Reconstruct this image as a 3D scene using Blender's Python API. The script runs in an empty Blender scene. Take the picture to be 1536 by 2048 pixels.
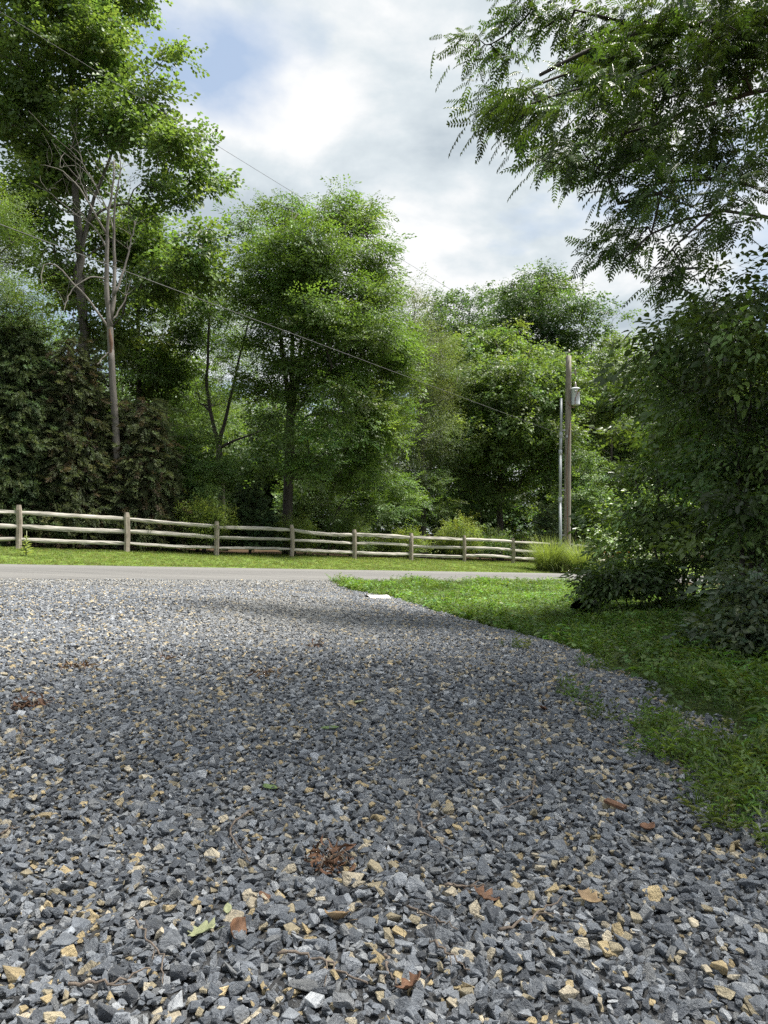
import bpy, bmesh, math
import numpy as np
from mathutils import Vector

# ------------------------------------------------------------------ camera, sky, sun, exposure
scene = bpy.context.scene
COL = scene.collection
R = math.radians
FPX, CAMH, PITCH = 1365.0, 0.70, math.atan(36 / 1365.0)

cam_data = bpy.data.cameras.new('camera')
cam = bpy.data.objects.new('camera', cam_data)
COL.objects.link(cam)
cam.location = (0, 0, CAMH)
cam.rotation_euler = (math.pi / 2 + PITCH, 0, 0)
cam_data.sensor_fit = 'VERTICAL'
cam_data.sensor_height = 24.0
cam_data.lens = 24.0 * FPX / 2048.0
cam_data.clip_start = 0.05
cam_data.clip_end = 3000
scene.camera = cam

SUN_EL, SUN_AZ = R(64), R(74)          # azimuth measured from +Y (view) towards +X (right)
sun_dir = Vector((math.sin(SUN_AZ) * math.cos(SUN_EL), math.cos(SUN_AZ) * math.cos(SUN_EL), math.sin(SUN_EL)))
sd = bpy.data.lights.new('sun', 'SUN')
sd.energy = 5.0
sd.angle = R(11)
sd.color = (1.0, 0.95, 0.87)
sun = bpy.data.objects.new('sun', sd)
COL.objects.link(sun)
sun.rotation_euler = sun_dir.to_track_quat('Z', 'Y').to_euler()

world = bpy.data.worlds.new('World')
scene.world = world
world.use_nodes = True
wt = world.node_tree
wt.nodes.clear()


def N(t, kind, **kw):
    n = t.nodes.new(kind)
    for k, v in kw.items():
        setattr(n, k, v)
    return n


def math_node(t, op, a, b=None, c=None, clamp=False):
    n = N(t, 'ShaderNodeMath', operation=op, use_clamp=clamp)
    for i, v in enumerate((a, b, c)):
        if v is None:
            continue
        if isinstance(v, (int, float)):
            n.inputs[i].default_value = v
        else:
            t.links.new(v, n.inputs[i])
    return n.outputs[0]


def mix_rgb(t, fac, a, b, blend='MIX'):
    n = N(t, 'ShaderNodeMix', data_type='RGBA', blend_type=blend)
    for i, v in ((0, fac), (6, a), (7, b)):
        if isinstance(v, (int, float)):
            n.inputs[i].default_value = v
        elif isinstance(v, tuple):
            n.inputs[i].default_value = (*v, 1) if len(v) == 3 else v
        else:
            t.links.new(v, n.inputs[i])
    return n.outputs[2]


def ramp(t, fac, stops):
    n = N(t, 'ShaderNodeValToRGB')
    cr = n.color_ramp
    while len(cr.elements) < len(stops):
        cr.elements.new(0.5)
    for e, (p, c) in zip(cr.elements, stops):
        e.position = p
        e.color = (*c, 1) if len(c) == 3 else c
    t.links.new(fac, n.inputs[0])
    return n.outputs[0]


def noise(t, vec, scale, detail=4.0, rough=0.55, dist=0.0):
    n = N(t, 'ShaderNodeTexNoise')
    n.inputs['Scale'].default_value = scale
    n.inputs['Detail'].default_value = detail
    n.inputs['Roughness'].default_value = rough
    n.inputs['Distortion'].default_value = dist
    if vec is not None:
        t.links.new(vec, n.inputs['Vector'])
    return n.outputs['Fac']


sky = N(wt, 'ShaderNodeTexSky', sky_type='NISHITA', sun_disc=False)
sky.sun_elevation = SUN_EL
sky.sun_rotation = SUN_AZ
sky.air_density = 1.3
sky.dust_density = 2.5
sky.ozone_density = 1.2
tc = N(wt, 'ShaderNodeTexCoord')
sep = N(wt, 'ShaderNodeSeparateXYZ')
wt.links.new(tc.outputs['Generated'], sep.inputs[0])
zc = math_node(wt, 'ADD', math_node(wt, 'MAXIMUM', sep.outputs[2], 0.0), 0.22)
comb = N(wt, 'ShaderNodeCombineXYZ')                      # a flat cloud deck seen in perspective
wt.links.new(math_node(wt, 'DIVIDE', sep.outputs[0], zc), comb.inputs[0])
wt.links.new(math_node(wt, 'DIVIDE', sep.outputs[1], zc), comb.inputs[1])
mp = N(wt, 'ShaderNodeMapping')
mp.inputs['Location'].default_value = (0.49, 5.3, 0.4)
wt.links.new(comb.outputs[0], mp.inputs[0])
big = noise(wt, mp.outputs[0], 1.15, 9.0, 0.50, 0.15)
mp2 = N(wt, 'ShaderNodeMapping')
mp2.inputs['Location'].default_value = (8.2, 18.0, 5.0)
wt.links.new(comb.outputs[0], mp2.inputs[0])
shade = noise(wt, mp2.outputs[0], 1.9, 9.0, 0.56, 0.15)
cover = ramp(wt, big, [(0.375, (0, 0, 0)), (0.445, (1, 1, 1))])
cloud = ramp(wt, shade, [(0.37, (2.0, 2.3, 2.55)), (0.475, (2.85, 3.12, 3.28)), (0.56, (3.8, 3.84, 3.86))])
hazy = mix_rgb(wt, 0.78, sky.outputs[0], (1.75, 2.15, 2.75))
skycol = mix_rgb(wt, cover, hazy, cloud)
bg = N(wt, 'ShaderNodeBackground')
wt.links.new(skycol, bg.inputs[0])
bg.inputs[1].default_value = 0.1
wo = N(wt, 'ShaderNodeOutputWorld')
wt.links.new(bg.outputs[0], wo.inputs[0])

scene.view_settings.view_transform = 'Standard'
scene.view_settings.look = 'None'
scene.view_settings.exposure = 1.4
scene.view_settings.gamma = 1.0
scene.view_settings.use_curve_mapping = False
scene.render.engine = 'CYCLES'
scene.cycles.max_bounces = 6
scene.cycles.use_adaptive_sampling = True
scene.cycles.adaptive_threshold = 0.015
scene.cycles.diffuse_bounces = 3
scene.cycles.glossy_bounces = 2
scene.cycles.transmission_bounces = 4
scene.cycles.transparent_max_bounces = 4
scene.cycles.use_denoising = False
try:
    scene.cycles.denoiser = 'OPENIMAGEDENOISE'
    scene.cycles.denoising_prefilter = 'ACCURATE'
except Exception:
    pass

rng = np.random.RandomState(11)

# ------------------------------------------------------------------ pixels, terrain
CAMP = np.array([0, 0, CAMH])
FW = np.array([0, math.cos(PITCH), math.sin(PITCH)])
UP = np.array([0, -math.sin(PITCH), math.cos(PITCH)])
RT = np.array([1.0, 0, 0])


def ray(x, y):
    return FW + RT * (x - 768) / FPX - UP * (y - 1024) / FPX


def at(x, y, Y):
    d = ray(x, y)
    return CAMP + d * (Y / d[1])


RO = np.array([-7.03, 12.5])           # near edge of the road, its direction and its normal
RD = np.array([0.803, 0.596])
RN = np.array([-0.596, 0.803])
ROADW = 5.12


def sw(X, Y):
    dx, dy = np.asarray(X) - RO[0], np.asarray(Y) - RO[1]
    return dx * RD[0] + dy * RD[1], dx * RN[0] + dy * RN[1]


def s_eff(s):
    return np.where(s > 34, 34 + (s - 34) * 0.15, np.where(s < -22, -22 + (s + 22) * 0.15, s))


def z_road(s, w):
    return -0.19 - 0.0484 * s_eff(s) + 0.0147 * w


def smooth(a, b, x):
    t = np.clip((x - a) / (b - a), 0, 1)
    return t * t * (3 - 2 * t)


_cp = [(0, 0, 0), (-3, 0, 0.0), (2.2, 0, -.01), (0, 3, -.09), (-3, 3, -.06), (-3, 6, -.15), (0, 6, -.21), (-6, 6, -.08),
       (-9, 4, -.02), (-4, 10, -.22), (-1.5, 11, -.36), (1.35, 4.5, -.19), (1.3, 2.6, -.10), (0.9, 6.4, -.27), (-.2, 10.8, -.46),
       (2.6, 4.2, -.30), (2.6, 6.5, -.48), (2.3, 9, -.62), (1.6, 12, -.74), (3.5, 12, -.80), (4.0, 16, -.98), (1.2, 15.6, -.82),
       (4.6, 5, -.12), (5.0, 8, -.25), (7, 11, -.30), (9, 15, -.55), (12, 6, .2), (3.5, 1.0, .0), (6, -3, .1), (-6, -5, .05), (14, 16, -.4)]
for s in range(-16, 50, 3):
    for w_ in (-0.1, -0.7):
        p = RO + RD * s + RN * w_
        _cp.append((p[0], p[1], float(z_road(np.array(float(s)), w_)) - (0.05 if w_ < -.5 else 0.0)))
_cp = np.array(_cp)


def _phi(r2):
    return np.where(r2 > 1e-9, 0.5 * r2 * np.log(np.maximum(r2, 1e-9)), 0)


_n = len(_cp)
_K = _phi(((_cp[:, None, :2] - _cp[None, :, :2]) ** 2).sum(-1)) + np.eye(_n) * 0.15
_P = np.concatenate([np.ones((_n, 1)), _cp[:, :2]], 1)
_A = np.block([[_K, _P], [_P.T, np.zeros((3, 3))]])
_sol = np.linalg.solve(_A, np.concatenate([_cp[:, 2], np.zeros(3)]))


def tps(X, Y):
    X = np.clip(X, -18, 30)
    Y = np.clip(Y, -8, 45)
    out = np.empty(X.shape)
    flat = np.stack([X.ravel(), Y.ravel()], 1)
    o = np.empty(len(flat))
    for i in range(0, len(flat), 20000):
        q = flat[i:i + 20000]
        d = ((q[:, None, :] - _cp[None, :, :2]) ** 2).sum(-1)
        o[i:i + 20000] = _phi(d) @ _sol[:_n] + _sol[_n] + q @ _sol[_n + 1:]
    return o.reshape(out.shape)


def height(X, Y):
    X = np.atleast_1d(np.asarray(X, float))
    Y = np.atleast_1d(np.asarray(Y, float))
    s, w = sw(X, Y)
    far = z_road(s, ROADW + 0 * w) + 0.30 * smooth(5.3, 9.6, w) + 0.012 * np.clip(w - 9.6, 0, 60)
    near = tps(X, Y)
    road = z_road(s, w) - 0.035
    z = np.where(w > ROADW, far, near)
    a = smooth(-0.25, 0.05, w) * (1 - smooth(ROADW - 0.05, ROADW + 0.25, w))
    z = z * (1 - a) + road * a
    u = 0.015 * np.sin(X * 2.1 + 1.3 * np.sin(Y * 1.7)) + 0.012 * np.sin(Y * 3.3 + X * 1.1)
    return z + u * (1 - a) * 0.7


def h1(x, y):
    return float(height(x, y)[0])


def ground_px(x, y, ymax=60):
    d = ray(x, y)
    t = np.linspace(0.6, ymax, 1500)
    z = height(d[0] * t, d[1] * t)
    below = np.nonzero(CAMH + d[2] * t <= z)[0]
    k = below[0] if len(below) else len(t) - 1
    return np.array([d[0] * t[k], d[1] * t[k], z[k]])


# ------------------------------------------------------------------ object helpers
def tag(o, label=None, cat=None, group=None, kind=None):
    if label:
        o['label'] = label
    if cat:
        o['category'] = cat
    if group:
        o['group'] = group
    if kind:
        o['kind'] = kind
    return o


def link(name, data, parent=None):
    o = bpy.data.objects.new(name, data)
    COL.objects.link(o)
    if parent is not None:
        o.parent = parent
        o.matrix_parent_inverse = parent.matrix_basis.inverted()
    return o


def empty(name, loc, label, cat, group=None):
    o = link(name, None)
    o.location = loc
    o.empty_display_size = 0.1
    return tag(o, label, cat, group)


def mesh_obj(name, V, F, mat, parent=None, smooth_shade=False):
    me = bpy.data.meshes.new(name)
    me.from_pydata([tuple(v) for v in V], [], F)
    if mat:
        me.materials.append(mat)
    if smooth_shade:
        me.polygons.foreach_set('use_smooth', [True] * len(me.polygons))
    me.update()
    return link(name, me, parent)


class Tubes:
    def __init__(self):
        self.V, self.F = [], []

    def add(self, pts, rad, sides=6, cap=True):
        pts = np.asarray(pts, float)
        n = len(pts)
        if n < 2:
            return
        rad = np.broadcast_to(np.asarray(rad, float), (n,))
        tan = np.gradient(pts, axis=0)
        tan /= np.maximum(np.linalg.norm(tan, axis=1, keepdims=True), 1e-9)
        ref = np.array([0.31, 0.95, 0.05]) if abs(tan[0][2]) > .7 else np.array([0, 0, 1.0])
        b0 = len(self.V)
        ang = np.arange(sides) * 2 * np.pi / sides
        for i in range(n):
            u = np.cross(tan[i], ref)
            u /= max(np.linalg.norm(u), 1e-9)
            v = np.cross(tan[i], u)
            ref = -np.cross(tan[i], v) * 0 + ref
            ring = pts[i] + rad[i] * (np.cos(ang)[:, None] * u + np.sin(ang)[:, None] * v)
            self.V.extend(ring.tolist())
        for i in range(n - 1):
            a, b = b0 + i * sides, b0 + (i + 1) * sides
            for k in range(sides):
                k2 = (k + 1) % sides
                self.F.append((a + k, a + k2, b + k2, b + k))
        if cap:
            self.F.append(tuple(b0 + k for k in range(sides))[::-1])
            self.F.append(tuple(b0 + (n - 1) * sides + k for k in range(sides)))

    def box(self, a, b, wx, wz, up=(0, 0, 1)):
        a, b = np.asarray(a, float), np.asarray(b, float)
        t = (b - a) / np.linalg.norm(b - a)
        s = np.cross(t, up)
        s /= np.linalg.norm(s)
        u = np.cross(s, t)
        b0 = len(self.V)
        for p in (a, b):
            for i, j in ((-1, -1), (1, -1), (1, 1), (-1, 1)):
                self.V.append((p + s * i * wx / 2 + u * j * wz / 2).tolist())
        f = [(0, 1, 2, 3), (7, 6, 5, 4), (0, 4, 5, 1), (1, 5, 6, 2), (2, 6, 7, 3), (3, 7, 4, 0)]
        self.F.extend(tuple(b0 + i for i in q) for q in f)

    def build(self, name, mat, parent=None, sm=True):
        return mesh_obj(name, self.V, self.F, mat, parent, sm)


def spline(pts, n):
    pts = np.asarray(pts, float)
    d = np.concatenate([[0], np.cumsum(np.linalg.norm(np.diff(pts, axis=0), axis=1))])
    u = np.linspace(0, d[-1], n)
    P = np.stack([np.interp(u, d, pts[:, k]) for k in range(pts.shape[1])], 1)
    for _ in range(2):
        P[1:-1] = (P[:-2] + 2 * P[1:-1] + P[2:]) / 4
    return P


# ------------------------------------------------------------------ materials
def material(name):
    m = bpy.data.materials.new(name)
    m.use_nodes = True
    t = m.node_tree
    return m, t, t.nodes['Principled BSDF'], t.nodes['Material Output']


def bump(t, b, fac, strength, dist=0.02):
    n = N(t, 'ShaderNodeBump')
    n.inputs['Strength'].default_value = strength
    n.inputs['Distance'].default_value = dist
    t.links.new(fac, n.inputs['Height'])
    t.links.new(n.outputs[0], b.inputs['Normal'])


def objco(t):
    return N(t, 'ShaderNodeTexCoord').outputs['Object']


def bark_mat(name, a, b, scale=9.0, strength=0.8):
    m, t, p, o = material(name)
    g = N(t, 'ShaderNodeNewGeometry')
    mpn = N(t, 'ShaderNodeMapping')
    mpn.inputs['Scale'].default_value = (1, 1, 0.22)
    t.links.new(g.outputs['Position'], mpn.inputs[0])
    n1 = noise(t, mpn.outputs[0], scale, 6, 0.65)
    n2 = noise(t, g.outputs['Position'], 1.3, 3, 0.5)
    c = ramp(t, n1, [(0.3, a), (0.7, b)])
    c2 = mix_rgb(t, math_node(t, 'MULTIPLY', n2, 0.5), c, tuple(x * .75 for x in a))
    t.links.new(c2, p.inputs['Base Color'])
    p.inputs['Roughness'].default_value = 0.9
    bump(t, p, n1, strength, 0.03)
    return m


def wood_mat(name, a, b, c):
    m, t, p, o = material(name)
    co = objco(t)
    mpn = N(t, 'ShaderNodeMapping')
    mpn.inputs['Scale'].default_value = (1.6, 34, 34)
    t.links.new(co, mpn.inputs[0])
    n1 = noise(t, mpn.outputs[0], 1.0, 6, 0.62, 0.4)
    n2 = noise(t, co, 2.5, 4, 0.6)
    col = ramp(t, n1, [(0.28, a), (0.5, b), (0.72, c)])
    col = mix_rgb(t, ramp(t, n2, [(0.45, (0, 0, 0)), (0.75, (.6, .6, .6))]), col, tuple(x * .62 for x in b))
    t.links.new(col, p.inputs['Base Color'])
    p.inputs['Roughness'].default_value = 0.85
    bump(t, p, n1, 0.7, 0.012)
    return m


def leaf_mat(name, trans=0.42, rough=0.5, spec=0.35, tint=(1.4, 1.4, 0.5)):
    m, t, p, o = material(name)
    a = N(t, 'ShaderNodeAttribute', attribute_type='INSTANCER', attribute_name='col')
    l = N(t, 'ShaderNodeAttribute', attribute_type='GEOMETRY', attribute_name='lv')
    comb_ = N(t, 'ShaderNodeCombineXYZ')
    for i in range(3):
        t.links.new(l.outputs['Fac'], comb_.inputs[i])
    c = mix_rgb(t, 1.0, a.outputs['Color'], comb_.outputs[0], 'MULTIPLY')
    t.links.new(c, p.inputs['Base Color'])
    p.inputs['Roughness'].default_value = rough
    p.inputs['Specular IOR Level'].default_value = spec
    tr = N(t, 'ShaderNodeBsdfTranslucent')
    t.links.new(mix_rgb(t, 1.0, c, tint, 'MULTIPLY'), tr.inputs[0])
    mx = N(t, 'ShaderNodeMixShader')
    mx.inputs[0].default_value = trans
    t.links.new(p.outputs[0], mx.inputs[1])
    t.links.new(tr.outputs[0], mx.inputs[2])
    t.links.new(mx.outputs[0], o.inputs[0])
    return m


def plain(name, col, rough=0.6, metal=0.0, var=0.25, scale=12.0, bstr=0.15):
    m, t, p, o = material(name)
    n1 = noise(t, objco(t), scale, 5, 0.6)
    t.links.new(ramp(t, n1, [(0.3, tuple(x * (1 - var) for x in col)), (0.7, tuple(min(1, x * (1 + var)) for x in col))]), p.inputs['Base Color'])
    p.inputs['Roughness'].default_value = rough
    p.inputs['Metallic'].default_value = metal
    if bstr:
        bump(t, p, n1, bstr, 0.01)
    return m


M = {}
M['leaf'] = leaf_mat('broad_leaf')
M['shrub_leaf'] = leaf_mat('shrub_leaf', 0.35, 0.38, 0.5, (1.5, 1.5, .45))
M['walnut_leaf'] = leaf_mat('walnut_leaf', 0.36, 0.45, 0.4, (1.45, 1.45, .45))
M['needle'] = leaf_mat('needle_leaf', 0.25, 0.6, 0.3, (1.2, 1.2, .6))
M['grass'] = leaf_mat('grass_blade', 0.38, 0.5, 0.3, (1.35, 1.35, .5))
M['bark_grey'] = bark_mat('bark_grey', (.07, .062, .055), (.20, .185, .17))
M['bark_dark'] = bark_mat('bark_dark', (.03, .026, .022), (.085, .075, .065))
M['bark_dead'] = bark_mat('bark_dead', (.10, .09, .08), (.24, .22, .20), 7, .5)
M['bark_scar'] = bark_mat('bark_scar', (.13, .075, .05), (.26, .16, .11), 7, .5)
M['bark_cedar'] = bark_mat('bark_cedar', (.045, .028, .02), (.13, .085, .06))
M['rail'] = wood_mat('weathered_rail', (.13, .12, .105), (.34, .32, .285), (.52, .50, .46))
M['post'] = wood_mat('weathered_post', (.13, .105, .085), (.27, .23, .19), (.40, .36, .31))
M['pole'] = wood_mat('pole_wood', (.08, .075, .06), (.19, .175, .14), (.32, .29, .24))
M['paint_grey'] = plain('painted_steel', (.50, .55, .58), .4, 0.0, .06, 6, 0)
M['pvc'] = plain('grey_conduit', (.32, .35, .37), .5, 0.0, .08, 9, 0)
M['steel'] = plain('galvanised_steel', (.33, .34, .35), .45, .6, .15, 20, .1)
M['black'] = plain('black_plastic', (.02, .02, .02), .5, 0, .2, 20, .1)
M['porcelain'] = plain('porcelain', (.30, .27, .24), .3, 0, .1, 20, 0)
M['copper'] = plain('brown_wire', (.16, .08, .05), .5, .3, .2, 30, 0)
M['thin_cable'] = plain('dark_wire', (.03, .03, .032), .6, .2, .15, 6, 0)
M['cable'] = plain('grey_cable', (.07, .07, .073), .6, .2, .15, 6, 0)
M['culvert'] = plain('pale_plastic', (.45, .45, .42), .6, 0, .15, 14, .1)
M['twig'] = bark_mat('twig_bark', (.09, .07, .055), (.26, .21, .17), 60, .4)
M['soil'] = plain('bare_soil', (.16, .115, .075), .95, 0, .5, 18, .9)


def mat_dead_leaf(name, a, b):
    m, t, p, o = material(name)
    n1 = noise(t, objco(t), 60, 4, .6)
    t.links.new(ramp(t, n1, [(.3, a), (.7, b)]), p.inputs['Base Color'])
    p.inputs['Roughness'].default_value = .75
    bump(t, p, n1, .4, .003)
    return m


M['leaf_brown'] = mat_dead_leaf('dry_brown_leaf', (.055, .028, .015), (.16, .08, .04))
M['leaf_rust'] = mat_dead_leaf('dry_rust_leaf', (.075, .036, .02), (.16, .08, .042))
M['leaf_tan'] = mat_dead_leaf('dry_tan_leaf', (.15, .10, .055), (.28, .20, .11))
M['leaf_pale'] = mat_dead_leaf('pale_green_leaf', (.19, .21, .11), (.30, .32, .18))
M['leaf_green'] = mat_dead_leaf('fresh_green_leaf', (.06, .10, .03), (.11, .17, .055))
M['petal'] = mat_dead_leaf('orange_petal', (.55, .16, .02), (.75, .30, .05))


def stone_material():
    m, t, p, o = material('crushed_stone')
    a = N(t, 'ShaderNodeAttribute', attribute_type='INSTANCER', attribute_name='col')
    co = objco(t)
    n1 = noise(t, co, 1.6, 6, .65)
    n2 = noise(t, co, 7.0, 5, .7)
    k = ramp(t, n1, [(.3, (.70, .70, .71)), (.7, (1.28, 1.28, 1.27))])
    c = mix_rgb(t, 1.0, a.outputs['Color'], k, 'MULTIPLY')
    t.links.new(mix_rgb(t, math_node(t, 'MULTIPLY', ramp(t, n2, [(.55, (0, 0, 0)), (.8, (1, 1, 1))]), .35), c, (.42, .42, .40)), p.inputs['Base Color'])
    p.inputs['Roughness'].default_value = .5
    p.inputs['Specular IOR Level'].default_value = .5
    bump(t, p, math_node(t, 'ADD', n1, math_node(t, 'MULTIPLY', n2, .6)), .55, .25)
    return m


M['stone'] = stone_material()


def ground_material():
    m, t, p, o = material('ground_cover')
    lawn = N(t, 'ShaderNodeAttribute', attribute_name='lawn').outputs['Fac']
    litter = N(t, 'ShaderNodeAttribute', attribute_name='litter').outputs['Fac']
    co = objco(t)
    n1 = noise(t, co, 1.1, 5, .6)
    n2 = noise(t, co, 14, 5, .65)
    n3 = noise(t, co, 70, 3, .6)
    weed = ramp(t, n2, [(.3, (.028, .045, .014)), (.55, (.05, .075, .02)), (.75, (.09, .075, .04))])
    lawn_c = ramp(t, n2, [(.25, (.08, .13, .025)), (.6, (.125, .19, .038)), (.8, (.17, .19, .07))])
    lawn_c = mix_rgb(t, math_node(t, 'MULTIPLY', n1, .5), lawn_c, (.15, .19, .05))
    leafy = ramp(t, n2, [(.3, (.03, .02, .012)), (.6, (.075, .05, .03)), (.8, (.13, .09, .055))])
    c = mix_rgb(t, lawn, weed, lawn_c)
    c = mix_rgb(t, litter, c, leafy)
    t.links.new(c, p.inputs['Base Color'])
    p.inputs['Roughness'].default_value = .95
    p.inputs['Specular IOR Level'].default_value = .1
    bump(t, p, math_node(t, 'ADD', n2, math_node(t, 'MULTIPLY', n3, .5)), .9, .05)
    return m


def road_material():
    m, t, p, o = material('worn_asphalt')
    co = objco(t)
    n1 = noise(t, co, .8, 4, .55)
    n2 = noise(t, co, 55, 4, .7)
    n3 = noise(t, co, 160, 2, .6)
    c = ramp(t, n2, [(.3, (.065, .065, .066)), (.55, (.105, .104, .102)), (.75, (.18, .177, .17))])
    c = mix_rgb(t, math_node(t, 'MULTIPLY', n1, .55), c, (.125, .123, .118))
    mpr = N(t, 'ShaderNodeMapping')
    mpr.inputs['Rotation'].default_value = (0, 0, -math.atan2(RD[1], RD[0]))
    mpr.inputs['Scale'].default_value = (.35, 3.0, 1)
    t.links.new(co, mpr.inputs[0])
    n4 = noise(t, mpr.outputs[0], 1.2, 6, .6)
    c = mix_rgb(t, ramp(t, n4, [(.45, (0, 0, 0)), (.7, (.75, .75, .75))]), c, (.06, .06, .06))
    w = N(t, 'ShaderNodeAttribute', attribute_name='wheel').outputs['Fac']
    c = mix_rgb(t, math_node(t, 'MULTIPLY', w, .45), c, (.17, .167, .16))
    t.links.new(c, p.inputs['Base Color'])
    p.inputs['Roughness'].default_value = .88
    bump(t, p, math_node(t, 'ADD', n2, n3), .6, .01)
    return m


def drive_material():
    m, t, p, o = material('gravel_bed')
    n1 = noise(t, objco(t), 45, 5, .7)
    t.links.new(ramp(t, n1, [(.3, (.02, .021, .023)), (.55, (.06, .062, .066)), (.75, (.15, .15, .145))]), p.inputs['Base Color'])
    p.inputs['Roughness'].default_value = .9
    bump(t, p, n1, 1.0, .03)
    return m


# ------------------------------------------------------------------ ground, road, driveway
def axis(lo, hi, dense_lo, dense_hi, step, grow=1.12):
    a = list(np.arange(dense_lo, dense_hi, step))
    x, d = a[-1], step
    while x < hi:
        d *= grow
        x += d
        a.append(x)
    x, d = a[0], step
    while x > lo:
        d *= grow
        x -= d
        a.insert(0, x)
    return np.array(a)


def grid_obj(name, X, Y, Z, mat):
    ny, nx = X.shape
    V = np.stack([X, Y, Z], -1).reshape(-1, 3)
    idx = np.arange(nx * ny).reshape(ny, nx)
    F = np.stack([idx[:-1, :-1], idx[:-1, 1:], idx[1:, 1:], idx[1:, :-1]], -1).reshape(-1, 4)
    me = bpy.data.meshes.new(name)
    me.vertices.add(len(V))
    me.vertices.foreach_set('co', V.astype(np.float32).ravel())
    me.loops.add(F.size)
    me.loops.foreach_set('vertex_index', F.astype(np.int32).ravel())
    me.polygons.add(len(F))
    me.polygons.foreach_set('loop_start', np.arange(0, F.size, 4, dtype=np.int32))
    me.polygons.foreach_set('use_smooth', np.ones(len(F), bool))
    me.materials.append(mat)
    me.update(calc_edges=True)
    me.validate()
    return link(name, me)


def set_attr(me, name, vals):
    a = me.attributes.new(name, 'FLOAT', 'POINT')
    a.data.foreach_set('value', np.asarray(vals, np.float32).ravel())


gx, gy = axis(-700, 700, -16, 18, 0.22), axis(-300, 900, -3, 40, 0.22)
GX, GY = np.meshgrid(gx, gy)
GZ = height(GX, GY)
s_, w_ = sw(GX, GY)
ground = tag(grid_obj('ground', GX, GY, GZ, ground_material()), kind='structure')
wob = 0.35 * np.sin(s_ * 1.3) + 0.25 * np.sin(s_ * 3.1 + 1)
set_attr(ground.data, 'lawn', smooth(4.5, 5.0, w_) * (1 - smooth(11.2, 12.6, w_ + wob)))
set_attr(ground.data, 'litter', np.maximum(.85 * smooth(-.75, -.4, w_ + .2 * wob) * (w_ < .2), np.maximum(smooth(11.0, 12.6, w_ + wob), smooth(4.0, 6.0, GX + .3 * np.sin(GY * 2)) * (w_ < -1.5))))

ss, ww = np.linspace(-90, 130, 221), np.concatenate([[-0.02], np.linspace(0.06, ROADW - .06, 15), [ROADW + .02]])
SS, WW = np.meshgrid(ss, ww)
edge = 0.05 * np.sin(SS * 2.7) + 0.04 * np.sin(SS * 6.1 + 2)
WW2 = WW + np.where(np.abs(WW - ROADW / 2) > ROADW / 2 - .08, edge, 0)
RX, RY = RO[0] + RD[0] * SS + RN[0] * WW2, RO[1] + RD[1] * SS + RN[1] * WW2
crown_h = 0.02 * (1 - ((WW - ROADW / 2) / (ROADW / 2)) ** 2)
road = tag(grid_obj('road', RX, RY, z_road(SS, WW) + crown_h, road_material()), kind='structure')
set_attr(road.data, 'wheel', np.maximum(np.exp(-((WW - 4.3) / .7) ** 2), .7 * np.exp(-((WW - 1.0) / .5) ** 2)))

# right-hand edge of the gravel, read from the photograph and laid on the ground
_ep = [ground_px(*q) for q in ((1536, 1545), (1480, 1492), (1350, 1420), (1200, 1330), (1000, 1262), (868, 1225), (790, 1196))]
_ey = np.array([-4.0, 0.5] + [q[1] for q in _ep] + [15.2, 16.8])
_ex = np.array([1.9, 1.7] + [q[0] for q in _ep] + [-.75, -1.5])
_o = np.argsort(_ey)
_ey, _ex = _ey[_o], _ex[_o]


def drive_edge(Y):
    Y = np.asarray(Y)
    return np.interp(Y, _ey, _ex) + 0.05 * np.sin(Y * 5.1) + 0.03 * np.sin(Y * 13 + 1)


def road_left(Y, off=-0.06):
    return RO[0] + ((Y - RO[1]) * RN[1] - off) / -RN[0]


vy = np.concatenate([np.arange(-3, 9, .12), np.arange(9, 16.6, .15)])
uu = np.linspace(0, 1, 60)
VY, UU = np.meshgrid(vy, uu, indexing='ij')
XL = np.maximum(-13.0, road_left(VY))
XR = np.maximum(drive_edge(VY), XL + .02)
VX = XL + (XR - XL) * UU
VZ = height(VX, VY) + 0.012
drive = tag(grid_obj('gravel_driveway', VX, VY, VZ, drive_material()), kind='structure')

# ------------------------------------------------------------------ scatter node groups
TEMPL = {}


def template(kind, meshes):
    c = bpy.data.collections.new('templates_' + kind)
    for i, me in enumerate(meshes):
        o = bpy.data.objects.new('%s_%02d' % (kind, i), me)
        c.objects.link(o)
    g = bpy.data.node_groups.new('scatter_' + kind, 'GeometryNodeTree')
    g.interface.new_socket('Geometry', in_out='INPUT', socket_type='NodeSocketGeometry')
    g.interface.new_socket('Geometry', in_out='OUTPUT', socket_type='NodeSocketGeometry')
    gi, go = g.nodes.new('NodeGroupInput'), g.nodes.new('NodeGroupOutput')
    ci = g.nodes.new('GeometryNodeCollectionInfo')
    ci.inputs['Collection'].default_value = c
    ci.inputs['Separate Children'].default_value = True
    ci.inputs['Reset Children'].default_value = True
    ip = g.nodes.new('GeometryNodeInstanceOnPoints')
    ip.inputs['Pick Instance'].default_value = True
    ar = N(g, 'GeometryNodeInputNamedAttribute', data_type='FLOAT_VECTOR')
    ar.inputs['Name'].default_value = 'rot'
    er = g.nodes.new('FunctionNodeEulerToRotation')
    asc = N(g, 'GeometryNodeInputNamedAttribute', data_type='FLOAT_VECTOR')
    asc.inputs['Name'].default_value = 'scl'
    ai = N(g, 'GeometryNodeInputNamedAttribute', data_type='INT')
    ai.inputs['Name'].default_value = 'tid'
    L = g.links.new
    L(gi.outputs[0], ip.inputs['Points'])
    L(ci.outputs[0], ip.inputs['Instance'])
    L(ar.outputs['Attribute'], er.inputs[0])
    L(er.outputs[0], ip.inputs['Rotation'])
    L(asc.outputs['Attribute'], ip.inputs['Scale'])
    L(ai.outputs['Attribute'], ip.inputs['Instance Index'])
    L(ip.outputs[0], go.inputs[0])
    TEMPL[kind] = (g, len(meshes), meshes)


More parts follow.
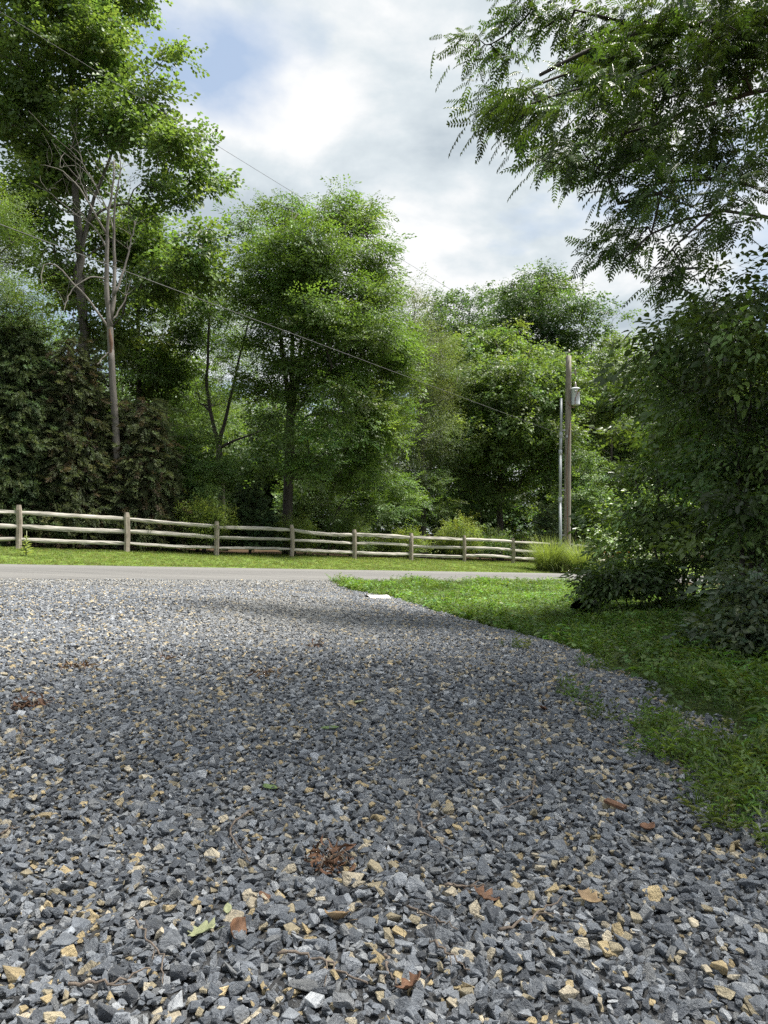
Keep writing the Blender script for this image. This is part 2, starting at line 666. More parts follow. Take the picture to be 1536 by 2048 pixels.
def scatter(name, kind, P, rot, scl, col, parent=None, tid=None):
    g, n, meshes = TEMPL[kind]
    P = np.asarray(P, np.float32)
    if kind != 'stone':
        col = col * .87 + .13 * col.mean(1, keepdims=True)
    k = len(P)
    me = bpy.data.meshes.new(name)
    me.vertices.add(k)
    me.vertices.foreach_set('co', P.ravel())
    a = me.attributes.new('rot', 'FLOAT_VECTOR', 'POINT')
    a.data.foreach_set('vector', np.asarray(rot, np.float32).ravel())
    scl = np.asarray(scl, np.float32)
    if scl.ndim == 1:
        scl = np.repeat(scl[:, None], 3, 1)
    a = me.attributes.new('scl', 'FLOAT_VECTOR', 'POINT')
    a.data.foreach_set('vector', scl.ravel())
    a = me.attributes.new('tid', 'INT', 'POINT')
    a.data.foreach_set('value', (rng.randint(0, n, k) if tid is None else np.asarray(tid)).astype(np.int32))
    a = me.attributes.new('col', 'FLOAT_COLOR', 'POINT')
    a.data.foreach_set('color', np.concatenate([np.clip(col, 0.002, .9), np.ones((k, 1))], 1).astype(np.float32).ravel())
    me.materials.append(meshes[0].materials[0])
    o = link(name, me, parent)
    md = o.modifiers.new('scatter', 'NODES')
    md.node_group = g
    tag(o, kind='stuff')
    return o


def tmesh(name, V, F, lv, mat, smooth_shade=True):
    me = bpy.data.meshes.new(name)
    me.from_pydata([tuple(v) for v in V], [], F)
    me.materials.append(mat)
    a = me.attributes.new('lv', 'FLOAT', 'POINT')
    a.data.foreach_set('value', np.asarray(lv, np.float32))
    if smooth_shade:
        me.polygons.foreach_set('use_smooth', [True] * len(me.polygons))
    return me


class Leaves:
    """collects leaf blades for one sprig"""
    def __init__(self, seed):
        self.V, self.F, self.lv = [], [], []
        self.r = np.random.RandomState(seed)

    def leaf(self, base, d, nrm, L, W, full=True, lv=1.0, sag=0.12):
        d = d / np.linalg.norm(d)
        s = np.cross(nrm, d)
        s /= max(np.linalg.norm(s), 1e-6)
        n = np.cross(d, s)
        b0 = len(self.V)
        if full:
            pts = [(0, 0, 0), (.28, .42, .10), (.66, .40, .05), (1, 0, -sag), (.66, -.40, .05), (.28, -.42, .10), (.45, 0, -.01)]
            fs = [(0, 6, 1), (6, 2, 1), (6, 3, 2), (0, 5, 6), (5, 4, 6), (6, 4, 3)]
        else:
            pts = [(0, 0, 0), (.45, .5, .10), (1, 0, -sag), (.45, -.5, .10)]
            fs = [(0, 2, 1), (0, 3, 2)]
        for u, v, h in pts:
            self.V.append(base + d * u * L + s * v * W + n * h * L)
            self.lv.append(lv)
        self.F.extend(tuple(b0 + i for i in f) for f in fs)

    def strip(self, a, b, w, lv=.6):
        d = b - a
        s = np.cross(d, (0.2, 0.3, 1))
        s = s / max(np.linalg.norm(s), 1e-6) * w
        b0 = len(self.V)
        self.V.extend([a + s, a - s, b - s * .5, b + s * .5])
        self.lv.extend([lv] * 4)
        self.F.append((b0, b0 + 1, b0 + 2, b0 + 3))

    def mesh(self, name, mat):
        return tmesh(name, self.V, self.F, self.lv, mat)


def unit(v):
    return v / max(np.linalg.norm(v), 1e-9)


def sprig_broad(seed, n=15, length=.5, L=.10, W=.075, full=False, mat='leaf', flat=.5, spread=1.0):
    q = Leaves(seed)
    r = q.r
    for i in range(n):
        t = (i + .5 + r.uniform(-.4, .4)) / n
        side = 1 if i % 2 else -1
        b = np.array([t * length, side * r.uniform(0, .12) * spread * (1 - t * .3), r.normal(0, .07 * (1 - flat) + .02)])
        d = np.array([.55 + .5 * t, side * r.uniform(.5, 1.1) * (1.05 - t), r.normal(-.12, .35 * (1 - flat) + .12)])
        nr = unit(np.array([r.normal(0, .45), r.normal(0, .45), 1.0]))
        k = r.uniform(.75, 1.2)
        q.leaf(b, d, nr, L * k, W * k, full, r.uniform(.72, 1.25))
    if full:
        q.strip(np.zeros(3), np.array([length * .95, 0, 0]), .004)
    return q.mesh('sprig_%d' % seed, M[mat])


def sprig_walnut(seed):
    q = Leaves(seed)
    r = q.r
    Lr, n = .42, 8
    f = lambda t: np.array([t * Lr, 0, -.20 * Lr * t * t])
    base = r.uniform(.8, 1.15)
    for i in range(n):
        t = .16 + .84 * i / (n - 1)
        p = f(t)
        for sd in (-1, 1):
            k = (1.0 - .55 * abs(t - .45)) * r.uniform(.85, 1.12)
            q.leaf(p, np.array([.50 + .35 * t, sd * 1.0, -.28 + r.normal(0, .1)]), unit(np.array([r.normal(0, .15), -sd * .15, 1])), .098 * k, .040 * k, i > -1, base * r.uniform(.85, 1.15), .2)
    q.leaf(f(1.0), np.array([1.0, 0, -.4]), np.array([0, 0, 1.0]), .085, .032, True, base)
    for i in range(4):
        q.strip(f(i / 4), f((i + 1) / 4), .0035, .8)
    return q.mesh('walnut_%d' % seed, M['walnut_leaf'])


def sprig_needles(seed, kind):
    q = Leaves(seed)
    r = q.r
    if kind == 'pine':
        for i in range(70):
            t = r.uniform(0, 1)
            b = np.array([t * .28, 0, 0])
            a = r.uniform(0, 2 * np.pi)
            d = unit(np.array([.9, math.cos(a) * .8, math.sin(a) * .8 + .1]))
            q.leaf(b, d, unit(r.normal(size=3)), r.uniform(.10, .15), .005, False, r.uniform(.7, 1.3), .05)
    else:
        for i in range(34):
            t = r.uniform(0, 1) ** .8
            sd = r.choice((-1, 1))
            b = np.array([t * .42, sd * .01, -.10 * t * t])
            d = unit(np.array([.9, sd * r.uniform(.3, .9), r.normal(-.1, .35)]))
            Ls = r.uniform(.08, .17) * (1.15 - .5 * t)
            q.leaf(b, d, unit(np.array([r.normal(0, .5), r.normal(0, .5), 1])), Ls, .009, False, r.uniform(.6, 1.3), .1)
            for j in range(3):
                q.leaf(b + d * Ls * (.3 + .2 * j), unit(d + r.normal(0, .55, 3)), unit(r.normal(size=3)), Ls * .5, .008, False, r.uniform(.6, 1.3), .1)
    return q.mesh('%s_%d' % (kind, seed), M['needle'])


def blade(q, base, yaw, Lb, W, lean, curl, lv, seg=3):
    d = np.array([math.cos(yaw), math.sin(yaw), 0])
    s = np.array([-d[1], d[0], 0])
    b0 = len(q.V)
    p = base.copy()
    ang = lean
    for i in range(seg + 1):
        w = W * (1 - i / seg) ** .7 * .5
        q.V.append(p + s * w)
        q.V.append(p - s * w)
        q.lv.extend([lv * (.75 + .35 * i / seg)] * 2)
        p = p + (d * math.sin(ang) + np.array([0, 0, math.cos(ang)])) * Lb / seg
        ang += curl / seg
    for i in range(seg):
        a = b0 + 2 * i
        q.F.append((a, a + 1, a + 3, a + 2))


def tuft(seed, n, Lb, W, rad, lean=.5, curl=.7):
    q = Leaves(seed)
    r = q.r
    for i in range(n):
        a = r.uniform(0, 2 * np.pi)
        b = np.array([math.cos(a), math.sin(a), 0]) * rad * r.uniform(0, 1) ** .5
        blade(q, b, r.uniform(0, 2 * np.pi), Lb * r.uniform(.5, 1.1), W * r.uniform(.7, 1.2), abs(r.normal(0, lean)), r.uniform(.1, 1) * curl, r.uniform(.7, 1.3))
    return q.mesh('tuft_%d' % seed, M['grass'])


def weed(seed, n=4, h=.2, L=.055, W=.016):
    """stilt-grass like weed: leaning stems with alternate lance leaves"""
    q = Leaves(seed)
    r = q.r
    for i in range(n):
        a = r.uniform(0, 2 * np.pi)
        d = unit(np.array([math.cos(a) * .75, math.sin(a) * .75, r.uniform(.5, 1.2)]))
        b = np.array([r.normal(0, .03), r.normal(0, .03), -.01])
        Ls = h * r.uniform(.6, 1.2)
        q.strip(b, b + d * Ls, .0016, .8)
        for j in range(6):
            t = (j + 1.0) / 6
            side = 1 if j % 2 else -1
            c = np.cross(d, (0, 0, 1.0))
            ld = unit(c * side + d * .5 + np.array([0, 0, r.normal(.1, .2)]))
            q.leaf(b + d * Ls * t, ld, np.array([r.normal(0, .2), r.normal(0, .2), 1]), L * r.uniform(.7, 1.2), W, False, r.uniform(.7, 1.3), .2)
    return q.mesh('weed_%d' % seed, M['grass'])


def broad_weed(seed, n=7, L=.07, W=.05, h=.12):
    q = Leaves(seed)
    r = q.r
    for i in range(n):
        a = r.uniform(0, 2 * np.pi)
        rad = r.uniform(.01, .09)
        z = h * r.uniform(.3, 1.1)
        p = np.array([math.cos(a) * rad, math.sin(a) * rad, z])
        q.strip(np.array([0, 0, 0.0]), p, .0015, .8)
        q.leaf(p, np.array([math.cos(a), math.sin(a), r.normal(-.05, .2)]), np.array([r.normal(0, .25), r.normal(0, .25), 1]), L * r.uniform(.6, 1.2), W * r.uniform(.8, 1.1), True, r.uniform(.75, 1.25))
    return q.mesh('broad_weed_%d' % seed, M['grass'])


def stone_mesh(seed, bev=.05):
    r = np.random.RandomState(seed)
    ext = np.array([.5, .5 * r.uniform(.5, .9), .5 * r.uniform(.26, .58)])
    bm = bmesh.new()
    npt = r.randint(11, 18)
    for i in range(npt):
        v = r.uniform(-1, 1, 3)
        v = v / np.max(np.abs(v)) ** .75
        v = np.clip(v, -1, 1) * ext * r.uniform(.82, 1.0)
        bm.verts.new(v)
    res = bmesh.ops.convex_hull(bm, input=bm.verts)
    bmesh.ops.delete(bm, geom=list({g for g in res['geom_interior'] + res['geom_unused'] if isinstance(g, bmesh.types.BMVert)}), context='VERTS')
    bmesh.ops.dissolve_limit(bm, angle_limit=R(14), verts=bm.verts, edges=bm.edges)
    bmesh.ops.bevel(bm, geom=list(bm.edges), offset=.022, segments=1, affect='EDGES', clamp_overlap=True)
    bmesh.ops.triangulate(bm, faces=[f for f in bm.faces if len(f.verts) > 4])
    me = bpy.data.meshes.new('stone_%d' % seed)
    bm.to_mesh(me)
    bm.free()
    me.materials.append(M['stone'])
    return me


template('maple', [sprig_broad(100 + i, 15, .50, .11, .095, flat=.4) for i in range(6)])
template('elm', [sprig_broad(120 + i, 20, .55, .085, .048, flat=.85, spread=1.2) for i in range(6)])
template('fine', [sprig_broad(140 + i, 22, .55, .07, .028, flat=.3, spread=1.2) for i in range(5)])
template('shrub', [sprig_broad(160 + i, 10, .32, .105, .055, True, 'shrub_leaf', .55) for i in range(6)])
template('small_shrub', [sprig_broad(180 + i, 14, .34, .06, .038, False, 'leaf', .2) for i in range(5)])
template('walnut', [sprig_walnut(200 + i) for i in range(7)])
template('pine', [sprig_needles(220 + i, 'pine') for i in range(4)])
template('cedar', [sprig_needles(240 + i, 'cedar') for i in range(5)])
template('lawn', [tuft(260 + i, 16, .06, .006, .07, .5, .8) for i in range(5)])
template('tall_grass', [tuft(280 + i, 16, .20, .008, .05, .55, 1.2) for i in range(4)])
template('weed', [weed(300 + i) for i in range(6)])
template('broad_weed', [broad_weed(320 + i) for i in range(5)])
template('stone', [stone_mesh(400 + i) for i in range(28)])


def jitter_col(base, n, v=.22, hue=.10):
    base = np.asarray(base, float)
    k = np.exp(rng.normal(0, v, (n, 1)))
    h = np.exp(rng.normal(0, hue, (n, 3)) * np.array([1, .4, 1]))
    return base * k * h


# ------------------------------------------------------------------ gravel
def stone_points():
    P, S, fine = [], [], []
    for (y0, y1, step, size) in ((-1.0, 3.0, .0134, .020), (3.0, 6.5, .0195, .027), (6.5, 17, .029, .036), (-1.0, 3.0, .026, .030), (3.0, 6.5, .04, .033)):
        xs = np.arange(-8.8 if y1 > 7 else -(.60 * y1 + .9), 2.3, step)
        ys = np.arange(y0, y1, step)
        A, B = np.meshgrid(xs, ys)
        A = A + rng.uniform(-.5, .5, A.shape) * step
        B = B + rng.uniform(-.5, .5, B.shape) * step
        A, B = A.ravel(), B.ravel()
        s, w = sw(A, B)
        e = drive_edge(B)
        inside = (A < e + rng.normal(0, .05, A.shape) - .02) & (w < -.04 - np.abs(rng.normal(0, .12, A.shape)))
        inside &= (np.abs(A) < np.maximum(B, 0) * .585 + .9)
        A, B = A[inside], B[inside]
        sz = size * np.exp(rng.normal(-.08, .36, len(A)))
        P.append(np.stack([A, B], 1))
        S.append(np.clip(sz, size * .35, size * 1.65))
    P, S = np.concatenate(P), np.concatenate(S)
    n = len(P)
    z = height(P[:, 0], P[:, 1]) + .013 + rng.uniform(-.006, .012, n)
    rot = np.stack([rng.normal(0, .42, n), rng.normal(0, .42, n), rng.uniform(0, 6.283, n)], 1)
    pal = np.array([(.150, .168, .196), (.205, .226, .258), (.275, .298, .332), (.105, .117, .138), (.375, .395, .42), (.245, .256, .268)])
    pal = pal * .86
    col = pal[rng.choice(6, n, p=(.25, .26, .18, .13, .10, .08))] * np.exp(rng.normal(0, .20, (n, 1)))
    tan = rng.uniform(size=n) < .125
    tc_ = np.array([(.44, .35, .20), (.36, .31, .21), (.50, .44, .33)])[rng.choice(3, n)]
    col = np.where(tan[:, None], tc_ * np.exp(rng.normal(0, .15, (n, 1))), col)
    # limestone fines tracked along the drive
    X, Y = P[:, 0], P[:, 1]
    dust = np.exp(-(((X + 1.1 + .12 * (Y - 8)) / 1.0) ** 2 + ((Y - 8.0) / 2.2) ** 2)) + .8 * np.exp(-((sw(X, Y)[1] + .5) / .7) ** 2)
    dust = np.clip(dust * rng.uniform(.1, 1.0, n), 0, .75)[:, None]
    col = col * (1 - dust) + np.array([.42, .41, .38]) * dust
    scl = np.stack([S, S * rng.uniform(.85, 1.1, n), S * rng.uniform(.85, 1.25, n)], 1)
    return np.concatenate([P, z[:, None]], 1), rot, scl, col


SP, SR, SS3, SC = stone_points()
tid = rng.randint(0, 28, len(SP))
rel = SP - CAMP
dep = rel @ FW
u_, v_ = 768 + FPX * rel[:, 0] / dep, 1024 - FPX * (rel @ UP) / dep
inframe = (dep > .2) & (u_ > 0) & (u_ < 1536) & (v_ < 2060) & (v_ > 1100)
rank = np.where(inframe, SS3.max(1) / np.maximum(dep, .1) * (1 + 30 * np.maximum(SP[:, 2] - height(SP[:, 0], SP[:, 1]) - .016, 0)), 0)
top = np.argsort(-rank)[:300]
smesh = TEMPL['stone'][2]
for i in top:
    o = bpy.data.objects.new('stone', smesh[tid[i]])
    COL.objects.link(o)
    o.parent = drive
    o.location = SP[i]
    o.rotation_euler = SR[i]
    o.scale = SS3[i]
    o['col'] = [float(c) for c in SC[i]] + [1.0]
keep = np.ones(len(SP), bool)
keep[top] = False
scatter('gravel', 'stone', SP[keep], SR[keep], SS3[keep], SC[keep], drive, tid[keep])
print('stones', len(SP))

# ------------------------------------------------------------------ lawn, ditch grass, weeds
n = 42000
s = rng.uniform(-9, 34, n)
w = ROADW + .05 + rng.uniform(0, 1, n) ** .9 * 7.0
X, Y = RO[0] + RD[0] * s + RN[0] * w, RO[1] + RD[1] * s + RN[1] * w
patch = .5 + .5 * np.sin(X * 1.7 + 2 * np.sin(Y * .9)) * np.sin(Y * 1.3 + X * .4)
col = jitter_col((.158, .222, .037), n, .24, .15) * (0.85 + .3 * patch[:, None])
col = np.where((rng.uniform(size=n) < .12)[:, None], jitter_col((.22, .22, .09), n, .2), col)
scatter('lawn_grass', 'lawn', np.stack([X, Y, height(X, Y)], 1), np.stack([rng.normal(0, .12, n), rng.normal(0, .12, n), rng.uniform(0, 6.28, n)], 1), rng.uniform(.6, 1.35, n), col)
bpy.data.objects['lawn_grass']['label'] = 'bright mown grass of the verge between the road and the rail fence'


def ditch_points(n, xmax=7.5):
    Y = rng.uniform(1.2, 23, n)
    X = rng.uniform(-1.6, xmax, n) 
    s, w = sw(X, Y)
    ok = (X > drive_edge(Y) + np.abs(rng.normal(.02, .07, n)) + .02) & (w < -.06) & (X < .585 * Y + 1.2)
    return X[ok], Y[ok]


X, Y = ditch_points(70000)
k = len(X)
den = .5 + .5 * np.sin(X * 2.3 + 1.5 * np.sin(Y * 1.4)) * np.sin(Y * 1.9 - X)
dirt = ground_px(1000, 1236)
bare = np.hypot((X - dirt[0]) / .55, (Y - dirt[1]) / .9) < 1
hole = ground_px(1172, 1232)
bare |= ((X - hole[0]) / .30) ** 2 + ((Y - hole[1] + .25) / .5) ** 2 < 1
kp = (rng.uniform(size=k) < (.45 + .55 * den) * (1 - .6 * smooth(-.6, -.3, sw(X, Y)[1]))) & ~bare
X, Y, den = X[kp], Y[kp], den[kp]
k = len(X)
P = np.stack([X, Y, height(X, Y)], 1)
rot = np.stack([rng.normal(0, .2, k), rng.normal(0, .2, k), rng.uniform(0, 6.28, k)], 1)
kind = rng.uniform(size=k)
gcol = jitter_col((.106, .19, .037), k, .26, .16) * (.65 + .6 * den[:, None])
a = kind < .50
b = (kind >= .50) & (kind < .74)
c = kind >= .74
scatter('ditch_weeds', 'weed', P[a], rot[a], rng.uniform(.5, .95, a.sum()) * (.65 + .7 * den[a]) * np.clip((X[a] - drive_edge(Y[a])) * 2.5 + .45, .45, 1), gcol[a])['label'] = 'low stilt grass and weeds filling the roadside ditch'
scatter('ditch_grass', 'tall_grass', P[b], rot[b], rng.uniform(.3, .8, b.sum()) * (.6 + .6 * den[b]) * np.clip((X[b] - drive_edge(Y[b])) * 2.5 + .4, .4, 1), gcol[b])['label'] = 'green grass tufts growing in the roadside ditch'
scatter('ditch_ground_cover', 'broad_weed', P[c], rot[c], rng.uniform(.45, 1.25, c.sum()) * (.7 + .6 * den[c]), gcol[c])['label'] = 'broad leaved ground cover among the ditch grass'

# weeds that invade the gravel edge
cl = [((1310, 1480), .13, 26), ((1400, 1540), .16, 46), ((1480, 1610), .15, 40), ((1210, 1450), .06, 5), ((1150, 1405), .08, 8), ((1190, 1345), .12, 10), ((1030, 1300), .09, 7), ((1450, 1680), .06, 4), ((1510, 1540), .12, 40), ((1535, 1660), .08, 14), ((1345, 1450), .08, 8)]
Xs, Ys = [], []
for (q, rr, m) in cl:
    g = ground_px(*q)
    Xs.append(rng.normal(g[0], rr * .55, m))
    Ys.append(rng.normal(g[1], rr * .8, m))
X, Y = np.concatenate(Xs), np.concatenate(Ys)
k = len(X)
P = np.stack([X, Y, height(X, Y) + .02], 1)
rot = np.stack([rng.normal(0, .2, k), rng.normal(0, .2, k), rng.uniform(0, 6.28, k)], 1)
gcol = jitter_col((.10, .165, .035), k, .2, .12)
half = rng.uniform(size=k) < .75
scatter('gravel_weeds', 'weed', P[half], rot[half], rng.uniform(.35, .65, half.sum()), gcol[half])['label'] = 'thin weeds growing through the gravel edge'
scatter('gravel_grass', 'tall_grass', P[~half], rot[~half], rng.uniform(.3, .55, (~half).sum()), gcol[~half])['label'] = 'small grass tufts rooted in the gravel edge'

# ------------------------------------------------------------------ fence
posts_px = [(38, 1014, 1103), (254, 1030, 1110), (433, 1046, 1115), (583, 1054, 1119), (708, 1062, 1121), (822, 1069, 1124), (928, 1075, 1128), (1026, 1078, 1128)]
fence_pts, fence_h = [], []
for j in range(-2, 15):
    Yp = 20.96 + 1.847 * j
    if 0 <= j < 8:
        Xp = (posts_px[j][0] - 768) / FPX * Yp
        hh = (posts_px[j][2] - posts_px[j][1]) * Yp / FPX
    else:
        Xp, hh = -11.13 + 2.489 * j, 1.27
    fence_pts.append(np.array([Xp, Yp, h1(Xp, Yp)]))
    fence_h.append(hh)
fence = empty('split_rail_fence', fence_pts[2], 'weathered grey split rail fence with three rails along the lawn', 'fence')
fr = np.random.RandomState(5)


def rough_bar(name, a, b, rx, rz, mat, parent, seg=9, top_round=False):
    """hewn bar whose local X runs along its length"""
    a, b = np.asarray(a, float), np.asarray(b, float)
    Ln = np.linalg.norm(b - a)
    V, F = [], []
    sides = 8
    ang = (np.arange(sides) + .5) * 2 * np.pi / sides
    prof = 1 + fr.normal(0, .14, sides)
    bow = fr.normal(0, .026, 2)
    for i in range(seg + 1):
        t = i / seg
        taper = 1.0
        if top_round:
            taper = 1.0 if i < seg else .72
        else:
            taper = .72 + .28 * min(1, min(t, 1 - t) * 8)
        for k in range(sides):
            c, s_ = math.cos(ang[k]), math.sin(ang[k])
            sq = 1 / max(abs(c), abs(s_)) ** .8
            rr = prof[k] * taper * (1 + fr.normal(0, .04 if top_round else .10))
            V.append((t * Ln, c * sq * rx * rr + bow[0] * math.sin(math.pi * t), s_ * sq * rz * rr + bow[1] * math.sin(math.pi * t)))
    for i in range(seg):
        for k in range(sides):
            k2 = (k + 1) % sides
            F.append((i * sides + k, i * sides + k2, (i + 1) * sides + k2, (i + 1) * sides + k))
    F.append(tuple(range(sides))[::-1])
    F.append(tuple(seg * sides + k for k in range(sides)))
    me = bpy.data.meshes.new(name)
    me.from_pydata(V, [], F)
    me.materials.append(mat)
    o = bpy.data.objects.new(name, me)
    COL.objects.link(o)
    o.parent = parent
    if parent is not None:
        o.matrix_parent_inverse = parent.matrix_basis.inverted()
    o.location = a
    o.rotation_euler = Vector(b - a).to_track_quat('X', 'Z').to_euler()
    return o


fence.rotation_euler = (0, 0, 0)
bpy.context.view_layer.update()
for j, (p, hh) in enumerate(zip(fence_pts, fence_h)):
    lean = fr.normal(0, .008, 2)
    rough_bar('post', p + np.array([0, 0, -.12]), p + np.array([lean[0], lean[1], hh]), .084, .084, M['post'], fence, 10, True)
    if j + 1 < len(fence_pts):
        q, hq = fence_pts[j + 1], fence_h[j + 1]
        for lev in (.84, .53, .235):
            za = lev * hh + fr.normal(0, .018)
            zb = lev * hq + fr.normal(0, .018)
            off = np.array([RN[0], RN[1], 0]) * fr.normal(0, .012)
            rough_bar('rail', p + np.array([0, 0, za]) + off, q + np.array([0, 0, zb]) + off, .034, .059 * fr.uniform(.82, 1.12), M['rail'], fence, 12)

# ------------------------------------------------------------------ utility pole, transformer, riser, wires
YP = 32.0
pb = at(1133, 1080, YP)
pb[2] = h1(pb[0], YP)
ptop = at(1137, 712, YP)
pole = empty('utility_pole', pb, 'tall weathered wooden utility pole rising from the ornamental grass', 'utility pole')
PL = ptop[2] - pb[2]
prof_r = np.linspace(.175, .125, 14)
po = rough_bar('shaft', pb + np.array([0, 0, -.3]), ptop, .15, .15, M['pole'], pole, 2, False)
bpy.data.objects.remove(po)
V, F, sides = [], [], 16
for i, rr in enumerate(prof_r):
    for k in range(sides):
        a_ = 2 * math.pi * k / sides
        V.append((i / 13 * (PL + .3), math.cos(a_) * rr, math.sin(a_) * rr))
for i in range(13):
    for k in range(sides):
        k2 = (k + 1) % sides
        F.append((i * sides + k, i * sides + k2, (i + 1) * sides + k2, (i + 1) * sides + k))
F.append(tuple(13 * sides + k for k in range(sides)))
sh = mesh_obj('shaft', V, F, M['pole'], None, True)
sh.parent = pole
sh.location = (0, 0, -.3)
sh.rotation_euler = Vector(ptop - pb).to_track_quat('X', 'Z').to_euler()
tb = Tubes()
tb.add([ptop + (-.02, -.13, -.35), ptop + (-.02, -.17, -.33), ptop + (-.02, -.17, .14)], .018, 6)
tb.build('top_pin', M['steel'], pole)
tb = Tubes()
tb.add([ptop + np.array([-.02, -.17, z]) for z in (.12, .15, .17, .20, .22, .26)], [.03, .055, .04, .055, .035, .02], 10)
tb.build('insulator', M['porcelain'], pole)
tb = Tubes()
tb.add([ptop + (.13, -.02, -.8), ptop + (.22, -.05, -.8), ptop + (.30, -.05, -.8)], .02, 6)
tb.build('cutout_bracket', M['steel'], pole)
tb = Tubes()
tb.add([ptop + np.array([.30, -.05, z]) for z in (-.62, -.68, -.70, -.76, -.78, -.84, -.86, -.95)], [.025, .05, .03, .055, .03, .055, .03, .025], 10)
tb.build('fuse_cutout', M['porcelain'], pole)
tb = Tubes()
gp = at(1134, 870, YP - .18)
tb.box(gp + (-.04, 0, -.06), gp + (.04, 0, -.06), .03, .12)
tb.build('pole_tag', M['steel'], pole, False)
tb = Tubes()
tb.add(spline([ptop + (.03, -.15, -3.2), pb + (-.02, -.2, 5.2), pb + (.0, -.19, 2.5), pb + (.0, -.19, 0.0)], 20), .014, 6)
tb.build('ground_wire', M['copper'], pole)

tr_c = at(1151, 792, YP - .05)
trf = empty('transformer', tr_c + np.array([0, 0, -.42]), 'light grey cylindrical transformer hung on the utility pole', 'transformer')
tb = Tubes()
H = .80
tb.add([tr_c + np.array([0, 0, z]) for z in (-.42, -.40, -.38, .30, .31, .345, .35, .39, .41)], [.19, .20, .195, .205, .225, .225, .215, .15, .02], 24)
tb.build('tank', M['paint_grey'], trf)
tb = Tubes()
tb.add([tr_c + np.array([0, 0, z]) for z in (.395, .44, .46, .50, .52, .57, .59, .66)], [.035, .055, .035, .055, .035, .05, .03, .015], 12)
tb.build('bushing', M['porcelain'], trf)
for z in (.22, -.24):
    tb = Tubes()
    tb.box(tr_c + (-.36, .02, z), tr_c + (-.19, .02, z), .10, .06)
    tb.build('mounting_bracket', M['steel'], trf, False)
for dx in (-.07, .05, .13):
    tb = Tubes()
    tb.add([tr_c + (dx, -.19, .18), tr_c + (dx, -.26, .18), tr_c + (dx, -.29, .17)], [.03, .035, .015], 8)
    tb.build('terminal', M['porcelain'], trf)
tb = Tubes()
tb.add(spline([tr_c + (.05, -.29, .17), tr_c + (-.12, -.34, -.2), tr_c + (-.10, -.25, -.62), tr_c + (-.32, -.2, -.55), tr_c + (-.44, -.18, -.3)], 18), .016, 6)
tb.build('lead_wire', M['copper'], trf)
tb = Tubes()
tb.box(tr_c + (-.10, -.198, -.20), tr_c + (-.02, -.203, -.20), .012, .09)
tb.build('rating_plate', M['steel'], trf, False)

rb = at(1121, 1085, YP - .15)
rb[2] = h1(rb[0], rb[1])
rt = at(1122.5, 797, YP - .15)
riser = empty('conduit_riser', rb, 'pale grey conduit mast standing left of the utility pole', 'conduit')
kinks = [(1121, 1085), (1120.5, 1000), (1121, 905), (1122, 870), (1122.5, 797)]
for (a, b, rad) in ((0, 1, .072), (1, 2, .068), (2, 3, .062), (3, 4, .058)):
    p, q = at(*kinks[a], YP - .15), at(*kinks[b], YP - .15)
    if a == 0:
        p = rb + np.array([0, 0, -.1])
    tb = Tubes()
    tb.add([p, q], rad, 12)
    tb.build('pipe', M['pvc'], riser)
    if b < 4:
        tb = Tubes()
        d = unit(q - p)
        tb.add([q - d * .12, q + d * .12], rad + .014, 12)
        tb.build('coupling', M['pvc'], riser)
for yy in (860, 980, 1070):
    p = at(1122, yy, YP - .15)
    tb = Tubes()
    tb.box(p + (-.08, .02, 0), p + (.22, .08, 0), .05, .05)
    tb.build('standoff', M['steel'], riser, False)
p = at(1114, 866, YP - .2)
wc = tag(mesh_obj('wire_clamp', *(lambda t: (t.V, t.F))((lambda t: (t.box(p + (-.12, 0, 0), p + (.10, 0, .04), .16, .20), t)[1])(Tubes())), M['black']), 'small black splice box on the conduit mast', 'splice box')
wc.parent = riser
del wc['category']
wc.name = 'splice_box'


def wire(name, a, b, sag, rad, label, mat='cable'):
    t = np.linspace(0, 1, 60)[:, None]
    P = a * (1 - t) + b * t
    P[:, 2] -= (4 * t * (1 - t))[:, 0] * sag
    tb = Tubes()
    tb.add(P, rad, 6)
    return tag(tb.build(name, M[mat], None), label, 'wire'), P


# both wires run from the pole towards a pole out of frame at the upper left, nearer the camera
wa, wb = at(1133, 722, YP), at(-330, -180, 9.3)
wire('overhead_wire', wa, wb, -.0, .004, 'thin upper wire running across the sky to the top of the pole', 'thin_cable')
wa, wb = at(1115, 866, YP - .2), at(-330, 325, 9.0)
lw, LP = wire('service_cable', wa, wb, -.0, .0062, 'thicker lower cable crossing in front of the trees to the conduit mast')

# ------------------------------------------------------------------ culvert pipe and dark inlet
cp = ground_px(748, 1200)
cp = at(755, 1206, cp[1] + .45)
cp[2] -= .04
dirp = unit(np.array([RD[0], RD[1], -.06]))
cul = empty('culvert_pipe', cp, 'pale culvert pipe end showing at the gravel corner by the road', 'pipe')
tb = Tubes()
Vc = []
for (x, rr) in ((-.5, .20), (-.12, .20), (0, .205), (0, .175), (-.5, .17)):
    Vc.append(cp + dirp * (x + .22))
tb.add(Vc[:3], [.20, .20, .21], 20, False)
tb.build('pipe_wall', M['culvert'], cul)
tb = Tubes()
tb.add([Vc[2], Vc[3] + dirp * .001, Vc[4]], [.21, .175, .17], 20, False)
tb.build('pipe_bore', M['black'], cul)

